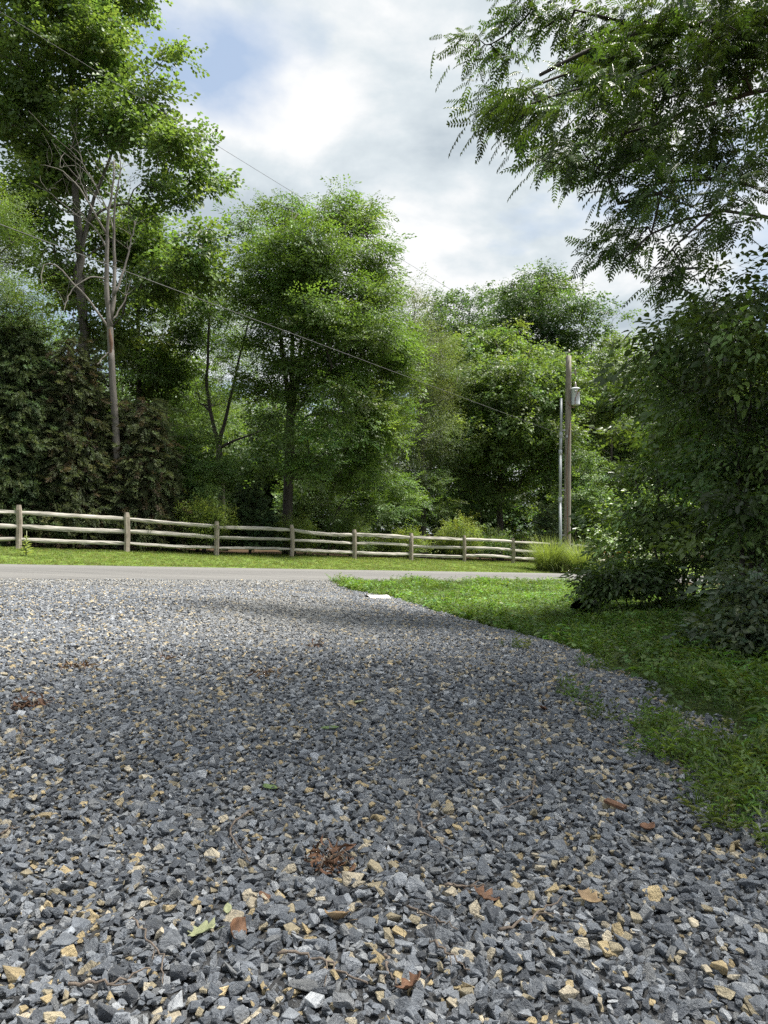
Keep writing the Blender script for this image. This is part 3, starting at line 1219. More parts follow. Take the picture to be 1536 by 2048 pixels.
hp = ground_px(1172, 1232)
inl = empty('drain_pipe', hp, 'black mouth of a drain pipe under the bush in the ditch', 'pipe')
dd = unit(np.array([.35, 1.0, -.05]))
c0 = hp + np.array([0, .1, .02])
tb = Tubes()
tb.add([c0, c0 + dd * .9], [.27, .27], 20, False)
tb.build('pipe_wall', M['black'], inl)
tb = Tubes()
tb.add([c0 - dd * .002, c0 + dd * .01], [.285, .285], 20, False)
tb.build('rim', M['black'], inl)
tb = Tubes()
tb.add([c0 + dd * .5, c0 + dd * .52], [.265, .265], 20, True)
tb.build('pipe_bore', M['black'], inl)

# ------------------------------------------------------------------ trees
def lobes_px(lst, Y, seed, dY=2.0, thick=1.0):
    r = np.random.RandomState(seed)
    out = []
    for q in lst:
        cx, cy, rx, ry = q[:4]
        yy = Y + (q[4] if len(q) > 4 else r.uniform(-dY, dY))
        c = at(cx, cy, yy)
        k = yy / FPX
        out.append((c, np.array([rx * k, (rx + ry) * .5 * k * thick, ry * k])))
    return out


def clump_points(lobes, n, seed, mind=.5, shell=.45, zmin=None, bough=0.0):
    r = np.random.RandomState(seed)
    if bough:
        per_b = 7
        B = clump_points(lobes, n // per_b, seed + 50, bough * 1.05, shell, zmin)
        off = r.normal(size=(len(B), per_b * 2, 3)) * np.array([.62, .62, .26]) * bough
        C = (B[:, None, :] + off).reshape(-1, 3)
        r.shuffle(C)
        if zmin is not None:
            C = C[C[:, 2] > zmin]
        arr = np.empty((n, 3))
        k = 0
        for p in C:
            if k >= n:
                break
            if k == 0 or np.min(((arr[:k] - p) ** 2).sum(1)) > (mind * .6) ** 2:
                arr[k] = p
                k += 1
        return arr[:k]
    vol = np.array([np.prod(l[1]) ** .68 for l in lobes])
    pick = r.choice(len(lobes), n * 3, p=vol / vol.sum())
    d = r.normal(size=(n * 3, 3))
    d /= np.linalg.norm(d, axis=1, keepdims=True)
    rad = r.uniform(size=(n * 3, 1)) ** shell
    C = np.array([l[0] for l in lobes])[pick] + d * rad * np.array([l[1] for l in lobes])[pick]
    if zmin is not None:
        C = C[C[:, 2] > zmin]
    keep = []
    arr = np.empty((n, 3))
    for p in C:
        k = len(keep)
        if k >= n:
            break
        if k == 0 or np.min(((arr[:k] - p) ** 2).sum(1)) > mind ** 2:
            arr[k] = p
            keep.append(p)
    return arr[:len(keep)]


def grow(trunks, clumps, seed, tip=.010, rise=.35, up=.12, expo=2.4):
    """trunks: list of (points, r0, r1). Returns trunk tubes and branch tubes."""
    r = np.random.RandomState(seed)
    tt, bt = Tubes(), Tubes()
    nodes, par, rad0 = [], [], []
    for (pts, r0, r1) in trunks:
        L = np.linalg.norm(np.diff(np.asarray(pts), axis=0), axis=1).sum()
        m = max(4, int(L / .5))
        P = spline(pts, m)
        P[1:-1] += r.normal(0, .012, (m - 2, 3)) * (1 + L / 12)
        rr = r0 + (r1 - r0) * np.linspace(0, 1, m) ** .85
        rr[0] *= 1.25
        if m > 5:
            rr[1] *= 1.08
        tt.add(P, rr, 9)
        b0 = len(nodes)
        for i in range(m):
            nodes.append(P[i])
            par.append(b0 + i - 1 if i else -1)
            rad0.append(rr[i])
    nt = len(nodes)
    if len(clumps):
        axis_pts = np.array(nodes)
        d0 = np.array([np.min(np.linalg.norm(axis_pts - c, axis=1)) for c in clumps])
        NB = np.zeros((nt + len(clumps) * 8, 3))
        NB[:nt] = axis_pts
        cnt = nt
        area = np.zeros(len(NB))
        parent = np.full(len(NB), -1)
        chains = []
        zlo = axis_pts[:, 2].min() + .22 * (axis_pts[:, 2].max() - axis_pts[:, 2].min())
        for ci in np.argsort(d0):
            c = clumps[ci]
            v = c - NB[:cnt]
            dist = np.linalg.norm(v, axis=1)
            dh = np.hypot(v[:, 0], v[:, 1])
            cost = dist + 1.1 * np.maximum(0, NB[:cnt, 2] - (c[2] - rise * dh)) + 3.0 * np.maximum(0, np.minimum(zlo, c[2] - .3) - NB[:cnt, 2])
            k = int(np.argmin(cost))
            a = NB[k]
            L = dist[k]
            m = int(np.clip(L / .55, 1, 7))
            ids = [k]
            for j in range(1, m + 1):
                t = j / m
                p = a * (1 - t) + c * t + np.array([0, 0, up * L * math.sin(math.pi * t)]) + (r.normal(0, .05 * min(L, 2), 3) if j < m else 0)
                NB[cnt] = p
                parent[cnt] = ids[-1]
                ids.append(cnt)
                cnt += 1
            chains.append(ids)
            q = ids[-1]
            while q >= nt:
                area[q] += tip ** expo
                q = parent[q]
        rads = np.maximum(area, 1e-9) ** (1 / expo)
        rads[:nt] = rad0
        for ids in chains:
            rr = rads[ids].copy()
            rr[0] = min(rr[0], rr[1] * 1.3)
            rr[-1] *= .6
            bt.add(NB[ids], rr, 5, False)
    return tt, bt


def foliage(clumps, center, per, rad, seed, flat=.6, droop=.15, scale=1.0, base=(.07, .13, .03), var=.2, out=.6):
    r = np.random.RandomState(seed)
    n = len(clumps) * per
    off = r.normal(size=(n, 3)) * np.array([rad, rad, rad * flat]) * .6
    cl = np.repeat(clumps, per, 0)
    P = cl + off
    outw = P - center
    outw[:, 2] *= .3
    outw /= np.maximum(np.linalg.norm(outw, axis=1, keepdims=True), 1e-6)
    d = outw * out + off / rad * .8 + r.normal(0, .45, (n, 3))
    yaw = np.arctan2(d[:, 1], d[:, 0])
    pitch = r.normal(droop, .35, n) - np.clip(off[:, 2] / rad, -1, 1) * .3
    roll = r.normal(0, .4, n)
    cc = np.repeat(np.exp(np.random.RandomState(seed + 1).normal(0, var * .8, (len(clumps), 1))), per, 0)
    hue = np.repeat(np.random.RandomState(seed + 2).normal(0, .10, (len(clumps), 1)), per, 0)
    col = np.asarray(base) * cc * np.exp(r.normal(0, var * .6, (n, 1))) * np.exp(hue * np.array([.9, .1, -.5]))
    return P, np.stack([roll, pitch, yaw], 1), r.uniform(.6, 1.3, n) * scale, col


def tree(name, label, trunks, lobes, n, kind, per, rad, seed, bark='bark_grey', cat='tree', group=None, mind=.55, shell=.45, tip=.010,
         rise=.35, up=.12, parts=('trunk', 'branches', 'crown'), extra=None, bough=0.0, **fk):
    base = trunks[0][0][0]
    root = empty(name, base, label, cat, group)
    bpy.context.view_layer.update()
    if bough:
        lobes = [(c, np.maximum(r_ - np.array([.62, .62, .36]) * bough, r_ * .3)) for c, r_ in lobes]
    C = clump_points(lobes, n, seed, mind, shell, h1(base[0], base[1]) + .15, bough)
    if extra is not None:
        C = np.concatenate([C, extra])
    tt, bt = grow(trunks, C, seed + 3, tip, rise, up)
    tt.build(parts[0], M[bark], root)
    if len(bt.V):
        bt.build(parts[1], M[bark], root)['kind'] = 'stuff'
    center = C.mean(0)
    Pf, Rf, Sf, Cf = foliage(C, center, per, rad, seed + 5, **fk)
    scatter(parts[2], kind, Pf, Rf, Sf, Cf, root)
    return root, C


def tpath(pxs, Y, drop=True, dY=None):
    P = []
    for i, (x, y) in enumerate(pxs):
        yy = Y + (dY[i] if dY else 0)
        P.append(at(x, y, yy))
    if drop:
        P[0][2] = h1(P[0][0], P[0][1]) - .1
    return P


G_OAK, G_TOP = (.060, .115, .032), (.10, .165, .045)

# tall tree on the left
tree('tulip_tree', 'tallest tree on the left, grey trunk and open crown past the frame top',
     [(tpath([(190, 1050), (184, 880), (172, 740), (163, 580), (155, 430), (148, 280), (143, 120), (150, -40), (160, -160)], 29), .30, .05),
      (tpath([(160, 520), (185, 400), (235, 280), (290, 190)], 29, False), .10, .03)],
     lobes_px([(90, 50, 130, 110), (190, -60, 120, 100), (60, -120, 110, 90), (180, 90, 90, 90), (300, 140, 52, 65), (368, 190, 28, 50), (350, 300, 85, 80), (230, 240, 100, 90), (60, 200, 100, 110),
               (412, 385, 72, 52), (330, 410, 100, 70), (120, 350, 110, 70), (40, 420, 70, 80), (250, 470, 100, 60), (390, 510, 70, 65), (120, 560, 110, 60), (330, 570, 80, 60), (240, 650, 90, 50)], 29, 1, 2.6),
     980, 'maple', 7, .42, 21, 'bark_grey', mind=.45, bough=.62, scale=1.45, base=(.118, .195, .056), droop=.1)

# trunk right of the dead tree
tree('oak_tree', 'dark straight trunk just right of the dead grey tree',
     [(tpath([(285, 1050), (281, 850), (274, 640), (286, 520), (300, 430)], 34), .20, .06)],
     lobes_px([(300, 560, 90, 70), (350, 640, 70, 60), (240, 700, 80, 60), (310, 760, 90, 60), (290, 450, 70, 60)], 34, 2, 2.0),
     130, 'maple', 16, .55, 41, 'bark_dark', mind=.6, bough=1.0, scale=1.3, base=(.08, .145, .04))

# broken grey dead tree
dead = empty('dead_tree', tpath([(240, 1050)], 24.6)[0], 'bare grey dead tree with forked stems and a rusty scar', 'tree')
bpy.context.view_layer.update()
tb = Tubes()


def dbranch(tb, pxs, r0, r1, dd=0.0, n=18):
    k = len(pxs)
    P = [at(x, y, 24.6 + dd * i / max(k - 1, 1)) for i, (x, y) in enumerate(pxs)]
    P = spline(P, n)
    P[1:-1] += np.random.RandomState(len(tb.V)).normal(0, .012, (n - 2, 3))
    tb.add(P, np.linspace(r0, r1, n), 7)


b0 = at(240, 1060, 24.6)
b0[2] = h1(b0[0], b0[1]) - .1
P = spline([b0] + [at(x, y, 24.6) for x, y in ((236, 950), (231, 850), (225, 760), (222, 700))], 20)
tb.add(P, np.linspace(.15, .115, 20), 9)
tb.build('trunk', M['bark_dead'], dead)
tb = Tubes()
P = spline([at(222, 704, 24.6), at(221, 680, 24.6), at(220, 655, 24.6)], 12)
tb.add(P, np.linspace(.116, .112, 12), 9, False)
tb.build('trunk_neck', M['bark_dead'], dead)
tb = Tubes()
P = spline([at(221, 712, 24.54), at(223, 690, 24.535), at(220, 668, 24.535), at(219, 648, 24.55)], 12)
tb.add(P, [.03, .055, .06, .05, .066, .07, .06, .064, .05, .055, .04, .02], 9)
tb.build('scar', M['bark_scar'], dead)
for pxs, r0, r1, dd_ in (([(220, 656), (214, 610), (212, 560), (214, 500), (213, 460), (222, 390), (231, 350), (228, 320)], .11, .02, 0),
                         ([(220, 640), (228, 590), (229, 520), (226, 460), (232, 380), (243, 345), (246, 322), (238, 310)], .085, .012, .6),
                         ([(228, 590), (246, 545), (258, 500), (268, 455), (276, 435)], .05, .015, 1.0),
                         ([(213, 470), (195, 440), (175, 400), (150, 365), (120, 335), (80, 330)], .045, .008, -1.0),
                         ([(175, 400), (160, 360), (150, 330), (152, 310)], .025, .006, -.5),
                         ([(212, 560), (196, 552), (175, 556), (148, 572), (133, 600), (128, 625)], .035, .008, -1.2),
                         ([(218, 660), (205, 640), (170, 590), (140, 560), (105, 520), (85, 525), (80, 555), (92, 590)], .05, .008, -1.4),
                         ([(213, 500), (200, 470), (175, 440), (150, 430), (95, 380), (60, 365)], .03, .006, 1.0),
                         ([(222, 700), (205, 715), (195, 730)], .03, .012, -.6),
                         ([(226, 460), (215, 420), (190, 370), (165, 325), (140, 300)], .028, .006, .8),
                         ([(225, 640), (250, 600), (262, 560)], .035, .01, .9)):
    tb = Tubes()
    dbranch(tb, pxs, r0, r1, dd_)
    tb.build('branch', M['bark_dead'], dead)

dtr = np.random.RandomState(99)
tb = Tubes()
for (x, y) in ((228, 330), (231, 350), (222, 390), (232, 380), (243, 340), (262, 470), (270, 450), (258, 500), (150, 365), (120, 335), (100, 332), (175, 400), (160, 360), (95, 380), (150, 430), (175, 440), (140, 300), (165, 325), (190, 370), (213, 440), (216, 420), (85, 560), (130, 610), (148, 572), (250, 590), (228, 520)):
    for k in range(3):
        L_ = dtr.uniform(.5, 1.5)
        a_ = at(x, y, 24.6 + dtr.normal(0, .2))
        d_ = unit(np.array([dtr.normal(-.25, .7), dtr.normal(0, .6), abs(dtr.normal(.7, .5))]))
        m_ = a_ + d_ * L_ * .5 + dtr.normal(0, .08, 3)
        e_ = a_ + d_ * L_ + dtr.normal(0, .2, 3)
        tb.add(spline([a_, m_, e_], 7), np.linspace(.011, .004, 7), 4, False)
tb.build('dead_twigs', M['bark_dead'], dead)['kind'] = 'stuff'

# left edge, nearer foliage
tree('leaning_locust', 'light green tree at the left frame edge, above the cedars',
     [(tpath([(-120, 1090), (-100, 850), (-60, 650), (-20, 500)], 24), .14, .03)],
     lobes_px([(-20, 440, 70, 50), (20, 500, 55, 40), (-10, 590, 75, 50), (40, 640, 45, 40), (-40, 700, 90, 50), (20, 730, 50, 35), (-90, 560, 70, 120)], 24, 3, 1.5),
     210, 'fine', 18, .5, 61, 'bark_dark', mind=.4, scale=1.0, base=(.105, .18, .05))

# branching dark trees between the dead tree and the centre tree
tree('forked_tree', 'dark forked tree left of the big centre tree, thin open foliage',
     [(tpath([(448, 1060), (443, 960), (438, 890)], 32), .17, .14),
      (tpath([(438, 892), (422, 830), (413, 760), (420, 640), (424, 540)], 32, False), .10, .03),
      (tpath([(438, 892), (452, 830), (470, 755), (488, 690), (497, 640)], 32, False), .10, .03),
      (tpath([(440, 895), (470, 880), (520, 862), (556, 848)], 32, False), .07, .02)],
     lobes_px([(400, 620, 60, 50), (470, 620, 50, 40), (380, 720, 60, 45), (480, 710, 55, 50), (430, 780, 70, 40), (530, 840, 40, 30), (370, 830, 45, 35)], 32, 4, 2.0),
     95, 'elm', 15, .55, 81, 'bark_dark', mind=.55, base=(.09, .16, .04))
tree('yellow_green_tree', 'sunlit yellow green tree seen between the left trees and centre tree',
     [(tpath([(330, 1040), (332, 850), (340, 700), (345, 560)], 38), .13, .04), (tpath([(336, 760), (355, 650), (372, 570)], 38, False), .07, .02)],
     lobes_px([(420, 600, 60, 40), (480, 570, 45, 45), (340, 640, 60, 60), (350, 740, 70, 50), (450, 680, 60, 50), (400, 840, 90, 60)], 40, 5, 2.0),
     120, 'elm', 17, .7, 101, 'bark_dark', mind=.6, scale=1.25, base=(.12, .205, .048))

# centre tree
tree('elm_tree', 'big dense tree in the centre with vase shaped stems behind the fence',
     [(tpath([(576, 1062), (576, 960), (579, 870), (582, 800)], 30), .24, .19),
      (tpath([(580, 810), (566, 720), (556, 620), (540, 540), (520, 480)], 30, False), .11, .025),
      (tpath([(582, 810), (584, 700), (584, 590), (586, 490), (584, 420)], 30, False), .13, .025),
      (tpath([(584, 810), (606, 720), (630, 640), (660, 550), (690, 470)], 30, False), .12, .025),
      (tpath([(583, 800), (600, 740), (605, 640), (628, 540)], 30.8, False), .09, .02),
      (tpath([(585, 830), (640, 760), (700, 690), (745, 620)], 29.6, False), .09, .02)],
     lobes_px([(583, 425, 50, 50), (503, 462, 48, 50), (690, 445, 60, 48), (620, 500, 105, 60), (525, 550, 70, 75), (720, 520, 60, 65), (640, 600, 120, 80), (745, 610, 48, 85),
               (540, 660, 65, 60), (715, 720, 90, 80), (640, 740, 100, 70), (775, 730, 45, 90), (735, 850, 75, 65), (520, 770, 50, 55), (700, 930, 75, 45), (790, 820, 40, 50),
               (600, 720, 70, 50, -2.6), (540, 840, 55, 35, -2.2), (640, 850, 70, 45, -2.6), (600, 930, 60, 30, -2.0), (680, 800, 60, 50, -3.0), (625, 640, 90, 60, -2.8), (560, 600, 60, 60, -2.4), (725, 640, 60, 70, -2.6), (600, 540, 70, 50, -2.4)], 30, 6, 2.6),
     980, 'elm', 12, .42, 121, 'bark_dark', mind=.42, shell=.6, bough=.7, scale=1.28, rise=.6, base=(.098, .172, .042), var=.26)

tree('willow_tree', 'soft olive green tree between the centre tree and round maple',
     [(tpath([(850, 1075), (845, 900), (838, 760), (830, 640)], 37), .16, .03)],
     lobes_px([(818, 610, 32, 45), (845, 690, 55, 60), (800, 700, 40, 60), (870, 760, 50, 60), (830, 800, 60, 60), (860, 880, 60, 60), (820, 950, 60, 50)], 37, 7, 2.0),
     210, 'fine', 18, .6, 141, 'bark_grey', mind=.5, scale=1.25, base=(.11, .155, .07), var=.16)
tree('round_maple', 'broad rounded yellow green tree left of the utility pole',
     [(tpath([(1000, 1085), (1000, 960), (1004, 880)], 42), .22, .16), (tpath([(1003, 890), (960, 800), (930, 720)], 42, False), .10, .03), (tpath([(1004, 890), (1030, 800), (1060, 700)], 42, False), .11, .03),
      (tpath([(1003, 885), (1000, 780), (995, 690)], 42, False), .11, .03)],
     lobes_px([(940, 690, 55, 45), (1000, 680, 60, 40), (1075, 705, 65, 45), (970, 760, 110, 70), (1080, 780, 85, 70), (1130, 770, 45, 60), (905, 800, 60, 70), (1020, 860, 120, 60), (930, 920, 70, 60), (1110, 900, 60, 80), (1020, 960, 90, 45), (1000, 880, 100, 70, -3.2), (1080, 840, 80, 70, -3.2), (930, 860, 65, 60, -3.0), (1120, 950, 55, 60, -2.6), (1000, 780, 80, 60, -3.0)], 42, 8, 2.2),
     660, 'maple', 11, .52, 161, 'bark_dark', mind=.55, bough=.9, scale=1.35, base=(.108, .178, .05), var=.24)
tree('tall_poplar', 'tall dark tree rising highest behind the round maple',
     [(tpath([(1095, 1075), (1090, 850), (1085, 700), (1085, 560)], 60), .30, .06)],
     lobes_px([(1040, 580, 35, 45), (1098, 570, 48, 42), (1060, 630, 60, 45), (1140, 620, 40, 45), (1180, 645, 26, 22), (1110, 660, 60, 40), (1010, 650, 35, 35), (1080, 720, 80, 50)], 60, 9, 3.0),
     260, 'maple', 17, .8, 181, 'bark_dark', mind=.8, bough=1.5, scale=1.6, base=(.075, .14, .05))
for i, (x, y, k, lab) in enumerate(((880, 612, 1.0, 'leftmost of the small dark treetops behind the willow and maple'), (938, 614, .85, 'middle dark treetop peeking over the round maple'), (988, 606, .85, 'narrow dark treetop just left of the tallest poplar'))):
    tree('far_tree', lab, [(tpath([(x, 1075), (x, 800), (x, y)], 64 + 2 * i), .22, .05)],
         lobes_px([(x, y, 30 * k, 32 * k), (x - 12, y + 50, 42 * k, 40 * k), (x + 14, y + 80, 45 * k, 40 * k), (x, y + 140, 50, 50)], 64 + 2 * i, 10 + i, 2),
         85, 'maple', 15, 1.0, 201 + 7 * i, 'bark_dark', group='treetops over the maple', mind=.8, scale=1.6, base=(.072, .135, .055))
tree('roadside_ash', 'grey green tree right of the utility pole behind the bushes',
     [(tpath([(1225, 1090), (1222, 950), (1220, 800), (1225, 690)], 45), .16, .04)],
     lobes_px([(1205, 715, 40, 32), (1235, 690, 30, 28), (1200, 790, 50, 50), (1260, 780, 60, 60), (1190, 880, 45, 60), (1250, 880, 60, 60), (1215, 970, 60, 45)], 45, 14, 2.0),
     260, 'maple', 15, .55, 231, 'bark_dark', mind=.55, bough=1.0, scale=1.15, base=(.105, .165, .058))
tree('background_hickory', 'tree showing above the right hand bushes under the walnut boughs',
     [(tpath([(1360, 1090), (1360, 900), (1365, 750)], 50), .2, .05)],
     lobes_px([(1340, 740, 70, 60), (1400, 800, 90, 70), (1320, 860, 80, 70), (1450, 760, 80, 70), (1500, 880, 100, 90)], 50, 15, 3.0),
     170, 'maple', 15, .85, 251, 'bark_dark', mind=.7, scale=1.4, base=(.085, .15, .046))


# cedars
def cedar(label, x, ytop, Y, Rb, seed, base, n, per=7, brown=.0):
    b = at(x, 1070, Y)
    b[2] = h1(b[0], b[1])
    t = at(x, ytop, Y)
    r = np.random.RandomState(seed)
    u = r.uniform(size=n) ** .75
    z = b[2] + .35 + (t[2] - b[2] - .4) * (1 - u) ** 1.0
    k = (t[2] - z) / (t[2] - b[2])
    rad = Rb * (k ** .75) * r.uniform(.35, 1.0, n) ** .5
    a = r.uniform(0, 2 * np.pi, n)
    C = np.stack([b[0] + np.cos(a) * rad, b[1] + np.sin(a) * rad, z + .1 * rad], 1)
    root = empty('cedar_tree', b, label, 'tree', 'cedars behind the fence')
    bpy.context.view_layer.update()
    tt, bt = grow([([b + (0, 0, -.1), b * .5 + t * .5, t], .12, .015)], C, seed, .007, .25, .1)
    tt.build('trunk', M['bark_cedar'], root)
    bt.build('branches', M['bark_cedar'], root)['kind'] = 'stuff'
    P_, R_, S_, C_ = foliage(C, np.array([b[0], b[1], (b[2] + t[2]) / 2]), per, .40, seed + 5, .7, .25, 1.15, base, .22, out=1.0)
    if brown:
        m = r.uniform(size=len(P_)) < brown
        C_[m] = np.asarray((.11, .085, .05)) * np.exp(r.normal(0, .25, (m.sum(), 1)))
    scatter('crown', 'cedar', P_, R_, S_, C_, root)


cedar('green feathery cedar at the far left behind the fence', 30, 650, 24.0, 2.2, 301, (.10, .15, .06), 520, 8)
cedar('brown tinged cedar left of the dead trunk', 145, 680, 24.6, 1.9, 311, (.105, .135, .06), 400, 7, .16)
cedar('short browning cedar just right of the dead trunk', 285, 800, 25.4, 1.45, 321, (.105, .135, .06), 300, 7, .2)
cedar('dark cedar behind the leftmost fence post', -60, 700, 23.5, 2.0, 331, (.09, .14, .055), 300, 7)
cedar('low green cedar filling the gap left of the forked tree', 345, 900, 29, 1.3, 341, (.08, .13, .045), 200, 7, .1)


# understory saplings
def sapling(label, trunk, lobes, Y, n, seed, base, kind='elm', per=14, rad=.42, bark='bark_dark', sc=.95, name='sapling', cat='sapling', group='saplings behind the fence', mind=.28):
    tree(name, label, [(tpath(trunk, Y), .045, .012)], lobes_px(lobes, Y, seed, .8), n, kind, per, rad, seed, bark, cat, group, mind=mind, tip=.005, scale=sc, base=base, flat=.4)


sapling('layered bright green sapling behind the third fence post', [(395, 1090), (392, 1000), (380, 900), (372, 860)], [(365, 875, 50, 22), (340, 910, 45, 22), (415, 935, 48, 20), (385, 975, 60, 24), (440, 960, 35, 16), (350, 960, 45, 30)], 27.5, 95, 401, (.115, .20, .052))
sapling('sapling with a bowed trunk right of the centre tree', [(655, 1085), (668, 1025), (690, 990), (725, 976), (780, 975)], [(770, 975, 60, 30), (800, 1000, 38, 22), (720, 945, 55, 30), (760, 1020, 50, 25)], 32.5, 80, 411, (.10, .18, .045))
sapling('shaded sapling low under the olive willow', [(840, 1085), (842, 1040), (846, 990)], [(840, 970, 50, 35), (870, 1010, 45, 30), (810, 1030, 40, 30)], 36, 55, 421, (.09, .155, .042))
sapling('thin sapling below the round maple', [(960, 1085), (962, 1030), (955, 980)], [(950, 985, 60, 35), (1000, 1010, 50, 30), (920, 1030, 45, 30)], 39, 60, 431, (.085, .15, .04))
sapling('green sapling directly behind the utility pole', [(1150, 1085), (1152, 1000), (1160, 930)], [(1160, 930, 40, 45), (1175, 985, 45, 40), (1140, 1010, 35, 35)], 38, 60, 441, (.10, .18, .06), 'maple')
sapling('leafy sapling below the centre tree trunk', [(610, 1085), (612, 1020), (620, 960)], [(625, 965, 55, 35), (650, 1010, 40, 30), (595, 1000, 40, 28)], 33.5, 55, 451, (.08, .145, .04))

# shrubs planted behind the fence
def fence_shrub(label, x, ytop, ybase, w, Y, seed, base, n=60):
    h = (ybase - ytop)
    b = at(x, ybase, Y)
    b[2] = h1(b[0], b[1])
    top = at(x, ytop, Y)
    st = []
    r = np.random.RandomState(seed)
    for i in range(5):
        a = r.uniform(-.8, .8)
        st.append(([b + (r.normal(0, .05), r.normal(0, .05), -.05), b + np.array([a * .25, r.normal(0, .15), (top[2] - b[2]) * .5]), b + np.array([a * w * Y / FPX, r.normal(0, .3), (top[2] - b[2]) * .85])], .022, .006))
    lob = lobes_px([(x, ytop + h * .30, w * .6, h * .28), (x - w * .5, ytop + h * .45, w * .5, h * .25), (x + w * .45, ytop + h * .5, w * .5, h * .25), (x, ytop + h * .65, w * .8, h * .25)], Y, seed, .4)
    tree('fence_shrub', label, st, lob, n, 'small_shrub', 13, .27, seed, 'bark_dark', 'shrub', 'shrubs planted behind the fence', .14, tip=.004, parts=('stems', 'twigs', 'foliage'), base=base, flat=.9, droop=-.5, scale=.95)


YG = (.17, .235, .055)
fence_shrub('largest yellow green shrub, left of the third fence post', 408, 995, 1104, 60, 25.6, 501, YG, 95)
fence_shrub('rounded shrub behind the fourth fence post', 585, 1032, 1112, 42, 28.0, 511, YG, 65)
fence_shrub('shrub just left of the fifth fence post', 700, 1030, 1114, 40, 30.0, 521, (.11, .17, .05), 65)
fence_shrub('small shrub behind the sixth fence post', 815, 1058, 1116, 34, 31.6, 531, YG, 45)
fence_shrub('bushy yellow shrub left of the seventh fence post', 920, 1036, 1120, 45, 33.6, 541, YG, 75)
fence_shrub('low dim shrub between the fifth and sixth posts', 762, 1075, 1116, 26, 32.0, 551, (.09, .14, .04), 28)
fence_shrub('green shrub between the seventh and eighth posts', 985, 1058, 1120, 32, 35.0, 561, (.09, .15, .045), 40)


def conifer(name, label, x, ytop, Y, Rb, kind, n, seed, base, sc, per, rad):
    b = at(x, 1100, Y)
    b[2] = h1(b[0], b[1])
    t = at(x, ytop, Y)
    r = np.random.RandomState(seed)
    C = []
    H_ = t[2] - b[2]
    for z in np.arange(.12, 1.0, .09):
        m = int(n * (1.05 - z)) + 2
        for j in range(m):
            a = 2 * np.pi * (j + r.uniform(0, .6)) / m
            for f in (.55, 1.0):
                rr = Rb * (1.02 - z) ** .8 * f * r.uniform(.85, 1.1)
                C.append(b + np.array([math.cos(a) * rr, math.sin(a) * rr, H_ * (z + .05 * f) + r.normal(0, .03)]))
    C.append(t - np.array([0, 0, .05]))
    C = np.array(C)
    root = empty(name, b, label, 'conifer')
    bpy.context.view_layer.update()
    tt, bt = grow([([b + (0, 0, -.05), t * .5 + b * .5, t], .05, .008)], C, seed, .004, .2, .05)
    tt.build('trunk', M['bark_dark'], root)
    bt.build('branches', M['bark_dark'], root)['kind'] = 'stuff'
    P_, R_, S_, C_ = foliage(C, np.array([b[0], b[1], b[2]]), per, rad, seed + 5, .5, -.25, sc, base, .18, out=1.2)
    scatter('crown', kind, P_, R_, S_, C_, root)


conifer('young_pine', 'soft young pine between the third and fourth fence posts', 500, 975, 27.2, 1.0, 'pine', 7, 571, (.07, .12, .045), 1.15, 4, .18)
conifer('young_spruce', 'small pale conical spruce left of the conduit mast', 1096, 1012, 37.0, 1.0, 'cedar', 8, 581, (.10, .155, .085), .9, 4, .2)

# far woodland that reads as one dark mass behind the named trees
wr = np.random.RandomState(77)
allC, tb = [], Tubes()
for i in range(150):
    x = wr.uniform(-500, 2050)
    Y = wr.uniform(47, 100)
    top = 700 + wr.normal(0, 25) if x > 780 else 760 + 50 * math.sin(x * .013) + wr.normal(0, 30)
    if 380 < x < 520:
        top += 60
    if x < 150:
        top -= 190
    b = at(x, 1060, Y)
    if sw(b[0], Y)[1] < 20:
        continue
    b[2] = h1(b[0], Y) - .1
    t = at(x, top, Y)
    hgt = t[2] - b[2]
    tb.add(spline([b, b * .5 + t * .5 + np.array([wr.normal(0, .3), 0, 0]), t], 8), np.linspace(.10 + .012 * hgt * .7, .03, 8), 6)
    m = 60
    d = wr.normal(size=(m, 3))
    d /= np.linalg.norm(d, axis=1, keepdims=True)
    rr = wr.uniform(size=(m, 1)) ** .4
    rw = hgt * wr.uniform(.20, .30)
    C = np.array([b[0], b[1], b[2] + hgt * .60]) + d * rr * np.array([rw, rw, hgt * .42])
    allC.append(C)
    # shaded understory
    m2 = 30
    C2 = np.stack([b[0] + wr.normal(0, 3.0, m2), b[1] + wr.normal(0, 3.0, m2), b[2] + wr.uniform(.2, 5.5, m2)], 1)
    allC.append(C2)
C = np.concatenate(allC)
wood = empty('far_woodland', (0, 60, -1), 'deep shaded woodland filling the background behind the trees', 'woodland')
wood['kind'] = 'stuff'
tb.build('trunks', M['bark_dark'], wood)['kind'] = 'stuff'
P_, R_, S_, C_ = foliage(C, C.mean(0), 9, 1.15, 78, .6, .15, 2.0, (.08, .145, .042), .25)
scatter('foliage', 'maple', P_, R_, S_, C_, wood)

# ------------------------------------------------------------------ bushes on the right
SHG = (.088, .15, .042)


def bush(label, stems, lobes, Y, n, seed, base, per=12, rad=.34, sc=1.0, dY=1.0, name='bush', mind=.24, thick=1.0, kind='shrub', **kw):
    tree(name, label, stems, lobes_px(lobes, Y, seed, dY, thick), n, kind, per, rad, seed, 'bark_dark', 'bush', 'bushes on the right', mind, tip=.005, parts=('stems', 'twigs', 'foliage'), base=base, scale=sc, flat=.6, droop=.2, **kw)


def stem(x0, y0, x1, y1, Y, r0=.03, r1=.01, bow=0):
    b = at(x0, y0, Y)
    b[2] = h1(b[0], b[1]) - .05
    t = at(x1, y1, Y)
    return ([b, b * .5 + t * .5 + np.array([bow, 0, 0]), t], r0, r1)


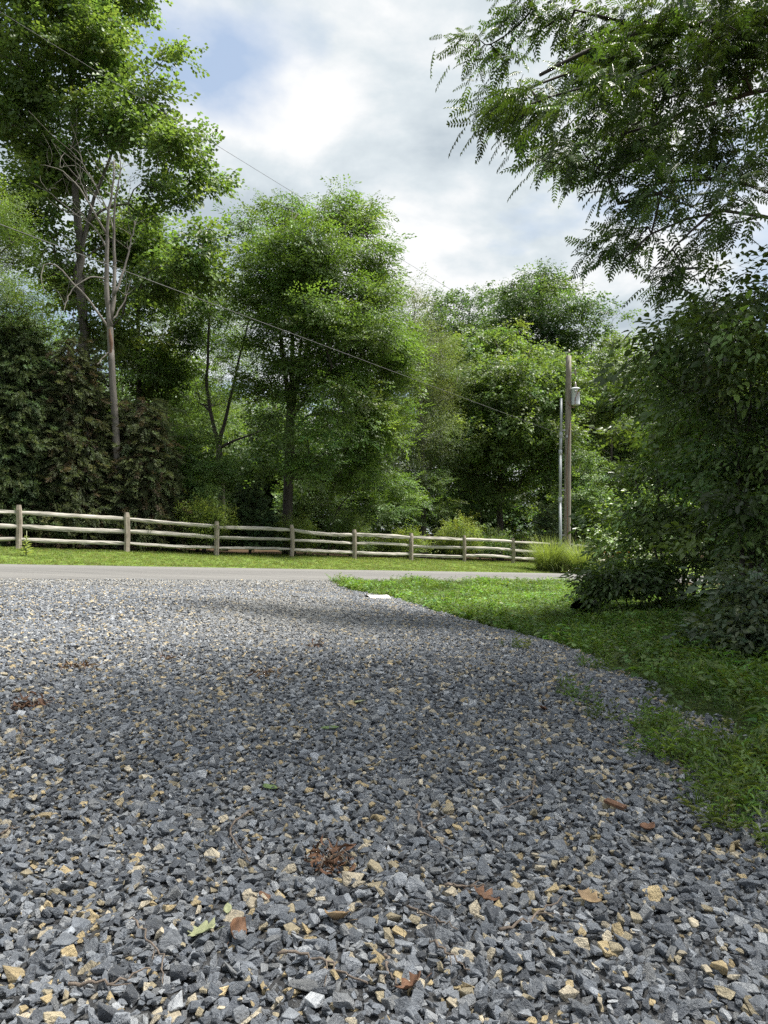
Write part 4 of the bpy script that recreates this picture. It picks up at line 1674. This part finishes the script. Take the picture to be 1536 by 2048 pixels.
bush('tall dark bush hiding the road, right of the utility pole',
     [stem(1330, 1195, 1310, 900, 12), stem(1362, 1200, 1380, 800, 12), stem(1385, 1200, 1420, 760, 12.2), stem(1345, 1200, 1270, 960, 11.8), stem(1400, 1205, 1460, 880, 12)],
     [(1345, 790, 50, 45), (1400, 740, 75, 55), (1470, 720, 90, 70), (1320, 870, 70, 50), (1410, 850, 100, 70), (1490, 840, 80, 80), (1260, 935, 45, 32), (1330, 950, 80, 45), (1430, 950, 100, 55), (1310, 1030, 60, 26), (1400, 1035, 90, 32), (1490, 1010, 70, 50), (1235, 930, 60, 10), (1330, 720, 20, 20), (1410, 1110, 80, 30), (1480, 1100, 60, 35)],
     12, 520, 601, SHG, 11, .26, 1.0, bough=.62, var=.34)
bush('low bush arm drooping over the road edge',
     [stem(1262, 1235, 1240, 1160, 11, .015, .005), stem(1270, 1235, 1290, 1170, 11, .015, .005), stem(1255, 1235, 1210, 1170, 11, .012, .004)],
     [(1220, 1165, 40, 18), (1260, 1155, 45, 18), (1300, 1150, 40, 18)], 11, 60, 611, (.075, .13, .04), 10, .2, .9, .4, mind=.12)
bush('tall bush at the right frame edge beneath the walnut',
     [stem(1490, 1290, 1470, 800, 8.6, .04), stem(1520, 1300, 1540, 700, 8.6, .045), stem(1505, 1295, 1500, 600, 8.8, .045), stem(1560, 1300, 1600, 640, 8.6, .04)],
     [(1500, 690, 60, 60), (1470, 790, 75, 60), (1540, 780, 80, 90), (1450, 890, 60, 60), (1520, 920, 80, 80), (1500, 1020, 60, 50), (1560, 1080, 60, 70), (1540, 1150, 45, 30), (1600, 900, 80, 160), (1560, 640, 70, 60), (1440, 650, 40, 40), (1515, 600, 45, 40), (1365, 690, 24, 22)],
     8.6, 420, 621, SHG, 10, .22, .95, .9, mind=.2, bough=.5, var=.34)
bush('grey green broad leaved bush low at the right edge',
     [stem(1480, 1380, 1450, 1270, 5.6, .014, .005), stem(1500, 1380, 1500, 1210, 5.6, .016, .005), stem(1520, 1380, 1550, 1220, 5.6, .016, .005)],
     [(1440, 1275, 42, 28), (1500, 1255, 55, 35), (1545, 1220, 50, 50), (1490, 1310, 65, 28), (1570, 1290, 60, 50), (1520, 1170, 40, 30)], 5.6, 170, 631, (.082, .122, .064), 9, .16, .62, .4, mind=.09)
bush('shaded undergrowth bush beside the drain pipe',
     [stem(1310, 1270, 1300, 1215, 9.3, .012, .004), stem(1330, 1272, 1360, 1210, 9.3, .012, .004), stem(1290, 1270, 1260, 1225, 9.3, .012, .004)],
     [(1275, 1245, 50, 16), (1340, 1240, 60, 18), (1410, 1235, 55, 22), (1320, 1262, 80, 14), (1440, 1258, 60, 22)], 9.3, 150, 641, (.075, .13, .038), 9, .22, .8, .5, mind=.13)
bush('bright arching shrub seen under the tall bush',
     [stem(1300, 1180, 1280, 1050, 15, .02, .006), stem(1320, 1180, 1340, 1040, 15, .02, .006)],
     [(1230, 1085, 50, 22), (1270, 1035, 55, 30), (1330, 1010, 55, 30), (1260, 1120, 60, 20), (1340, 1080, 60, 30)], 15, 90, 651, (.115, .19, .05), 11, .3, .9, .7, mind=.2)

# ------------------------------------------------------------------ walnut overhanging from the right
wb0 = np.array([9.2, 9.6, h1(9.2, 9.6) - .1])
WY = 9.0


def limb(pxs, r0, r1):
    return ([at(x, y, Y) for x, y, Y in pxs], r0, r1)


T0 = [wb0, wb0 + (0, -.05, 3.0), wb0 + (-.2, -.1, 6.0), wb0 + (-.5, -.4, 9.5), wb0 + (-1.2, -.8, 13)]
walnut_limbs = [
    (T0, .30, .12),
    ([T0[2] + (0, 0, -.6), at(1700, 60, 9.2), at(1536, 55, 9.0), at(1430, 48, 8.8), at(1300, 52, 8.6), at(1180, 90, 8.4), at(1080, 150, 8.2)], .11, .02),
    ([T0[1] + (0, 0, 2.3), at(1720, 130, 9.4), at(1536, 182, 9.2), at(1390, 208, 9.0), at(1345, 238, 8.9), at(1240, 270, 8.7)], .085, .015),
    ([at(1300, 85, 8.7), at(1120, 140, 8.4), at(1030, 190, 8.3), at(975, 225, 8.2)], .03, .008),
    ([T0[1] + (0, 0, 1.2), at(1640, 420, 9.3), at(1536, 390, 9.3), at(1430, 338, 9.2), at(1340, 366, 9.1), at(1270, 375, 9.0)], .05, .01),
    ([T0[1] + (0, 0, .8), at(1640, 440, 8.6), at(1536, 434, 8.6), at(1450, 424, 8.6), at(1372, 406, 8.6), at(1300, 460, 8.5), at(1245, 520, 8.4)], .05, .01),
    ([at(1430, 421, 8.6), at(1380, 455, 8.5), at(1340, 500, 8.4), at(1300, 545, 8.4)], .02, .007),
    ([T0[2] + (-.1, 0, 1.0), np.array([7.6, 6.8, 9.0]), np.array([6.2, 5.0, 10]), np.array([4.6, 3.8, 10.4])], .12, .03),
    ([T0[3], np.array([9.6, 10, 11.5]), np.array([11, 10.8, 12.8])], .12, .03),
]
wl = lobes_px([(945, 25, 45, 32), (1040, 40, 80, 50), (945, 105, 38, 24), (1000, 95, 50, 40), (985, 232, 55, 26), (1050, 205, 70, 45), (955, 215, 30, 20), (1050, 290, 40, 40), (1040, 330, 24, 22), (1090, 320, 20, 18),
               (1180, 100, 110, 80), (1150, 180, 80, 60), (1200, 270, 75, 50), (1190, 320, 50, 25), (1330, 60, 130, 80), (1300, 190, 110, 70), (1290, 290, 80, 45), (1470, 90, 90, 110), (1450, 230, 90, 70),
               (1400, 320, 110, 40), (1240, 385, 50, 20), (1330, 395, 50, 18), (1190, 495, 45, 16), (1260, 480, 50, 20), (1215, 565, 35, 26), (1420, 390, 70, 35), (1490, 350, 50, 60),
               (1345, 560, 18, 12), (1500, 480, 35, 30), (1520, 570, 30, 25), (1290, 650, 36, 12), (1430, 465, 40, 14), (1490, 625, 45, 30), (1425, 645, 35, 18)], WY, 16, 2.1, .8)
wl = [(c + np.array([.36 if c[0] < 3.2 else .05, 0, .05]), np.maximum(r_ - np.array([.24, .24, .16]), r_ * .4)) for c, r_ in wl]
# unseen rest of crown, above and right of frame, placed to shade the ground
wl_out = [(np.array([8.6, 10.5, 9.5]), np.array([3.0, 3.0, 2.8])), (np.array([6.8, 7.2, 9.6]), np.array([2.2, 2.4, 1.7])), (np.array([6.0, 4.5, 10.5]), np.array([3.2, 2.4, 1.8])), (np.array([8.5, 6.0, 8.5]), np.array([2.5, 3.0, 2.5])), (np.array([11, 11, 12.5]), np.array([3, 3, 2.2]))]
Cv = clump_points(wl, 470, 701, .17, .55, None, .30)
Co = clump_points(wl_out, 640, 702, .38, .5)
wroot = empty('walnut_tree', wb0, 'walnut tree with pinnate leaves overhanging from the upper right', 'tree')
bpy.context.view_layer.update()
tt, bt = grow(walnut_limbs, np.concatenate([Cv, Co]), 703, .0045, .12, .10, 2.2)
tt.build('limbs', M['bark_dark'], wroot)
bt.build('twigs', M['bark_dark'], wroot)['kind'] = 'stuff'
f1 = foliage(Cv, np.array([9, 9.5, 6]), 8, .19, 704, .7, .4, .72, (.056, .104, .026), .26, out=.5)
f2 = foliage(Co, np.array([6, 8, 9]), 10, .55, 705, .6, .3, 1.35, (.050, .098, .022), .18)
scatter('crown', 'walnut', *[np.concatenate([a, b]) for a, b in zip(f1, f2)], wroot)

# ------------------------------------------------------------------ ornamental grass, mullein, daylilies
def fountain_grass(label, x, Y, width, hgt, seed):
    b = at(x, 1120, Y)
    b[2] = h1(b[0], b[1])
    q = Leaves(seed)
    r = q.r
    for i in range(1300):
        a = r.uniform(0, 2 * np.pi)
        rad = .50 * r.uniform() ** .5
        bb = np.array([math.cos(a) * rad, math.sin(a) * rad, 0])
        ya = a + r.normal(0, .5)
        blade(q, bb, ya, hgt * r.uniform(.7, 1.2), .016, abs(r.normal(.16, .32)), r.uniform(.4, 1.9) * width, r.uniform(.7, 1.3), 5)
    me = tmesh('blades', q.V, q.F, q.lv, M['grass'])
    root = empty('fountain_grass', b, label, 'ornamental grass', 'ornamental grass clumps at the pole')
    o = bpy.data.objects.new('blades', me)
    COL.objects.link(o)
    o.parent = root
    o['col'] = [.20, .26, .085, 1.0]
    o['kind'] = 'stuff'
    q = Leaves(seed + 1)
    for i in range(200):
        a = r.uniform(0, 2 * np.pi)
        rad = .34 * r.uniform() ** .5
        blade(q, np.array([math.cos(a) * rad, math.sin(a) * rad, 0]), a, .6 * r.uniform(.5, 1), .014, r.uniform(.7, 1.1), .8, r.uniform(.7, 1.2), 3)
    o = bpy.data.objects.new('dry_blades', tmesh('dry_blades', q.V, q.F, q.lv, M['grass']))
    COL.objects.link(o)
    o.parent = root
    o['col'] = [.26, .20, .10, 1.0]
    o['kind'] = 'stuff'


fountain_grass('fountain grass clump left of the pole base', 1098, 31.0, 1.0, 1.75, 801)
fountain_grass('fountain grass clump right of the pole base', 1163, 30.4, 1.0, 1.65, 811)

mb = ground_px(52, 1112)
mull = empty('mullein', mb, 'tall pale mullein weed beside the leftmost fence post', 'weed')
q = Leaves(821)
for i in range(34):
    t = i / 34
    a = i * 2.4
    d = np.array([math.cos(a), math.sin(a), .5 - .4 * t + .7 * t])
    q.leaf(np.array([0, 0, .03 + .55 * t]), d, np.array([0, 0, 1.0]), .22 * (1 - t) ** .8 + .05, .07 * (1 - t) + .02, True, q.r.uniform(.8, 1.2), .15)
o = bpy.data.objects.new('leaf_spire', tmesh('leaf_spire', q.V, q.F, q.lv, M['grass']))
COL.objects.link(o)
o.parent = mull
o['col'] = [.23, .28, .13, 1.0]
tb = Tubes()
tb.add([(0, 0, -.03), (0, .01, .35), (.01, 0, .72)], [.014, .012, .006], 6)
o = mesh_obj('stalk', tb.V, tb.F, M['leaf_pale'], None, True)
o.parent = mull

lr = np.random.RandomState(9)
for i, (x, y) in enumerate(((1222, 1108), (1240, 1104), (1232, 1122), (1212, 1125))):
    Yd = 38.6 + .4 * i
    b = at(x, 1130, Yd)
    b[2] = h1(b[0], b[1])
    lab = ('orange daylily clump nearest the ornamental grass', 'orange daylily clump farthest right behind the bush', 'low orange daylily clump in the middle of the bed', 'small orange daylily clump at the bed corner')[(0, 1, 2, 3)[i]]
    root = empty('daylily', b, lab, 'flowers', 'orange daylilies by the fence')
    q = Leaves(830 + i)
    for k in range(110):
        a = lr.uniform(0, 6.28)
        blade(q, np.array([math.cos(a), math.sin(a), 0]) * lr.uniform(0, .3), a, lr.uniform(.4, .7), .022, lr.uniform(.1, .5), 1.1, lr.uniform(.7, 1.2), 4)
    o = bpy.data.objects.new('leaves', tmesh('leaves', q.V, q.F, q.lv, M['grass']))
    COL.objects.link(o)
    o.parent = root
    o['col'] = [.15, .22, .06, 1.0]
    o['kind'] = 'stuff'
    q = Leaves(840 + i)
    for k in range(26):
        c = np.array([lr.normal(0, .32), lr.normal(0, .32), lr.uniform(.45, .95)])
        for j in range(6):
            a = j * 1.047 + lr.uniform(0, .3)
            q.leaf(c, np.array([math.cos(a), math.sin(a), .55]), np.array([0, 0, 1.0]), .12, .055, True, 1, .2)
    o = bpy.data.objects.new('blossoms', tmesh('blossoms', q.V, q.F, q.lv, M['petal']))
    COL.objects.link(o)
    o.parent = root
    o['kind'] = 'stuff'

# bare soil mound in the ditch
sr = np.random.RandomState(4)
V, F = [(dirt[0], dirt[1], h1(dirt[0], dirt[1]) + .07)], []
m = 22
for ring, (f, hz) in enumerate(((.35, .06), (.7, .035), (1.0, -.03))):
    for k in range(m):
        a = 2 * math.pi * k / m
        rr = f * (1 + sr.normal(0, .08))
        x_, y_ = dirt[0] + math.cos(a) * .5 * rr, dirt[1] + math.sin(a) * .8 * rr
        V.append((x_, y_, h1(x_, y_) + hz + sr.normal(0, .012)))
for k in range(m):
    k2 = (k + 1) % m
    F.append((0, 1 + k, 1 + k2))
    for ring in range(2):
        a, b = 1 + ring * m, 1 + (ring + 1) * m
        F.append((a + k, b + k, b + k2, a + k2))
tag(mesh_obj('soil_mound', V, F, M['soil'], None, True), 'bare brown soil mound in the ditch grass beside the gravel', 'soil mound')

# ------------------------------------------------------------------ twigs and leaves on the gravel
def twig(label, pxs, rad=.004, name='twig', lift=.030):
    P = [ground_px(x, y) + np.array([0, 0, lift]) for x, y in pxs]
    n = max(8, len(P) * 5)
    S = spline(P, n)
    r = np.random.RandomState(int(pxs[0][0] * 7 + pxs[0][1]))
    S[1:-1] += r.normal(0, .0025, (n - 2, 3))
    tb = Tubes()
    rad *= .7
    tb.add(S, np.linspace(rad, rad * .45, n) * np.exp(r.normal(0, .1, n)), 6)
    k = n // 2
    d = unit(S[k] - S[k - 1])
    sd = np.array([-d[1], d[0], .3]) * r.choice((-1, 1))
    L = np.linalg.norm(S[-1] - S[0]) * .22
    tb.add([S[k], S[k] + (d * .8 + sd * .6) * L * .5, S[k] + (d + sd) * L], [rad * .5, rad * .4, rad * .2], 5)
    tag(tb.build(name, M['twig'], None), label, 'twig', 'twigs on the gravel')


twig('curved pale twig lying right of centre on the gravel', [(834, 1640), (838, 1680), (862, 1712), (905, 1732)], .0045)
twig('long dark twig near the bottom edge, right of the pale oak leaf', [(555, 1955), (620, 1975), (680, 1995), (735, 2010)], .004)
twig('straight dark twig slanting up to the right, lower right of centre', [(1000, 1918), (1060, 1880), (1125, 1832)], .004)
twig('thin curved twig at the bottom left', [(265, 1890), (300, 1930), (322, 1975), (325, 2010)], .003)
twig('horizontal twig near the bottom left corner', [(135, 2035), (220, 2018), (300, 2000)], .004)
twig('crooked twig left of the dark shrivelled leaf clump', [(505, 1640), (460, 1680), (455, 1705), (490, 1738), (500, 1765)], .0045)
twig('pale straight twig with a side shoot right of the dry leaf', [(890, 1806), (930, 1808), (972, 1815)], .004)
twig('slender twig at the lower centre edge', [(770, 1960), (778, 2000), (795, 2040)], .004)
twig('long dark twig below the pale straight twig', [(815, 1862), (870, 1890), (915, 1904)], .003)
twig('short weathered twig far left mid gravel', [(40, 1470), (44, 1500), (52, 1515)], .006)
twig('fine twig beside the gravel weeds', [(1080, 1470), (1092, 1500), (1105, 1515)], .0035)
twig('arched twig in front of the gravel weeds', [(1070, 1575), (1060, 1620), (1030, 1640), (990, 1648)], .0035)
twig('fine twig far left near the edge', [(0, 1702), (20, 1690), (40, 1680)], .004)
twig('dark twig at the lower right of the leaf clump', [(860, 1935), (905, 1960), (940, 1985)], .0035)

# bark chip
g0, g1 = ground_px(1212, 1628), ground_px(1250, 1648)
tb = Tubes()
tb.box(g0 + (0, 0, .035), g1 + (0, 0, .03), .022, .007)
tag(tb.build('bark_chip', M['leaf_rust'], None, False), 'reddish sliver of bark on the right side of the gravel', 'bark chip')


def dry_leaf(label, x, y, size, mat, seed, lobed=False, curl=.5, cat='leaf', tilt=.3, lift=.026):
    size *= .8
    r = np.random.RandomState(seed)
    g = ground_px(x, y) + np.array([0, 0, lift])
    rows = 9
    V, F = [], []
    yaw = r.uniform(0, 6.28)
    for i in range(rows + 1):
        t = i / rows
        wd = math.sin(math.pi * min(1, t * .97 + .03)) ** .8 * .32
        if lobed:
            wd *= .45 + .75 * (.5 + .5 * math.cos(t * 3 * 2 * math.pi + .6)) + .1
        for j in (-1, -.5, 0, .5, 1):
            u = (t - .5)
            V.append((u * size, j * wd * size, size * (curl * (j * wd * 1.2) ** 2 + curl * .7 * u * u + r.normal(0, .018))))
    for i in range(rows):
        for j in range(4):
            a = i * 5 + j
            F.append((a, a + 1, a + 6, a + 5))
    k = len(V)
    V += [(-.5 * size, -.008 * size, 0), (-.5 * size, .008 * size, 0), (-.85 * size, 0, .06 * size)]
    F.append((k, k + 1, k + 2))
    o = mesh_obj('fallen_leaf', V, F, mat, None, True)
    so = o.modifiers.new('thickness', 'SOLIDIFY')
    so.thickness = .0008
    o.location = g
    o.rotation_euler = (r.normal(0, tilt), r.normal(0, tilt), yaw)
    tag(o, label, cat, 'fallen leaves on the gravel')


dry_leaf('pale green lobed oak leaf at the lower left', 405, 1893, .085, M['leaf_pale'], 1, True, .6)
dry_leaf('curled tan brown leaf at the lower centre', 672, 1868, .065, M['leaf_tan'], 2, False, 1.6)
dry_leaf('rust red curled leaf at the bottom edge', 822, 2012, .055, M['leaf_rust'], 3, True, 1.6)
dry_leaf('brown leaf right of the tan curled leaf', 970, 1835, .065, M['leaf_brown'], 4, True, 1.4)
dry_leaf('narrow brown leaf just right of the pale oak leaf', 470, 1912, .07, M['leaf_brown'], 5, False, 1.2)
dry_leaf('greyish curled leaf on the lower right', 1180, 1838, .06, M['leaf_tan'], 6, True, 1.0)
dry_leaf('orange brown leaf on the right, by the bark chip', 1295, 1692, .06, M['leaf_rust'], 7, False, 1.5)
dry_leaf('fresh green leaf at left centre', 540, 1597, .075, M['leaf_green'], 8, False, .4, tilt=.12)
dry_leaf('fresh green leaf pointing up near mid gravel', 660, 1473, .085, M['leaf_green'], 9, False, .5, tilt=.12)
dry_leaf('pale green oak leaf on mid gravel', 715, 1418, .13, M['leaf_pale'], 10, True, .3, tilt=.12)
dry_leaf('small rusty leaf on the right centre', 1085, 1433, .08, M['leaf_rust'], 11, False, 1.2)
dry_leaf('dark red leaf beside the clump of dry leaves', 525, 1845, .045, M['leaf_rust'], 12, False, 1.2)
dry_leaf('small pale green leaf scrap at lower left', 455, 1868, .03, M['leaf_pale'], 13, False, .3)


def leaf_clump(label, x, y, size, n, seed, mats, spread=.5):
    """wilted catkin and leaf tangle"""
    r = np.random.RandomState(seed)
    g = ground_px(x, y)
    root = empty('dry_leaf_clump', g, label, 'dry leaves', 'dry leaf clumps on the gravel')
    for mi, m in enumerate(mats):
        q = Leaves(seed + mi)
        tb = Tubes()
        for i in range(n):
            p = np.array([r.normal(0, size * spread), r.normal(0, size * spread), .025 + abs(r.normal(0, size * .22))])
            q.leaf(p, r.normal(size=3) * np.array([1, 1, .5]), unit(r.normal(size=3)), size * r.uniform(.3, .7), size * r.uniform(.06, .22), True, 1, .5)
        o = bpy.data.objects.new('shrivelled_leaves', tmesh('shrivelled_leaves', q.V, q.F, q.lv, m))
        COL.objects.link(o)
        o.parent = root
        o['kind'] = 'stuff'
    tb = Tubes()
    for i in range(4):
        a = r.uniform(0, 6.28)
        tb.add([(0, 0, .03), (math.cos(a) * size * .5, math.sin(a) * size * .5, .05), (math.cos(a) * size, math.sin(a) * size, .03)], [.002, .0016, .001], 5)
    o = mesh_obj('leaf_stalks', tb.V, tb.F, M['twig'], None, True)
    o.parent = root


leaf_clump('shrivelled dark brown leaf clump at the lower centre', 660, 1765, .055, 26, 31, [M['leaf_brown'], M['leaf_rust']])
leaf_clump('rusty dry leaf clump at the left edge of mid gravel', 65, 1425, .075, 26, 41, [M['leaf_rust'], M['leaf_brown']])
leaf_clump('small tan leaf clump at the centre of the gravel', 530, 1362, .07, 18, 51, [M['leaf_tan'], M['leaf_brown']])
leaf_clump('small brown leaf clump left of centre on mid gravel', 340, 1327, .07, 14, 61, [M['leaf_brown']])
leaf_clump('brown leaf bits on the upper gravel right of centre', 632, 1302, .08, 14, 71, [M['leaf_rust'], M['leaf_tan']])
leaf_clump('dry leaf clump at the upper left of the gravel', 150, 1348, .08, 16, 81, [M['leaf_brown'], M['leaf_tan']])
print('objects', len(scene.objects))
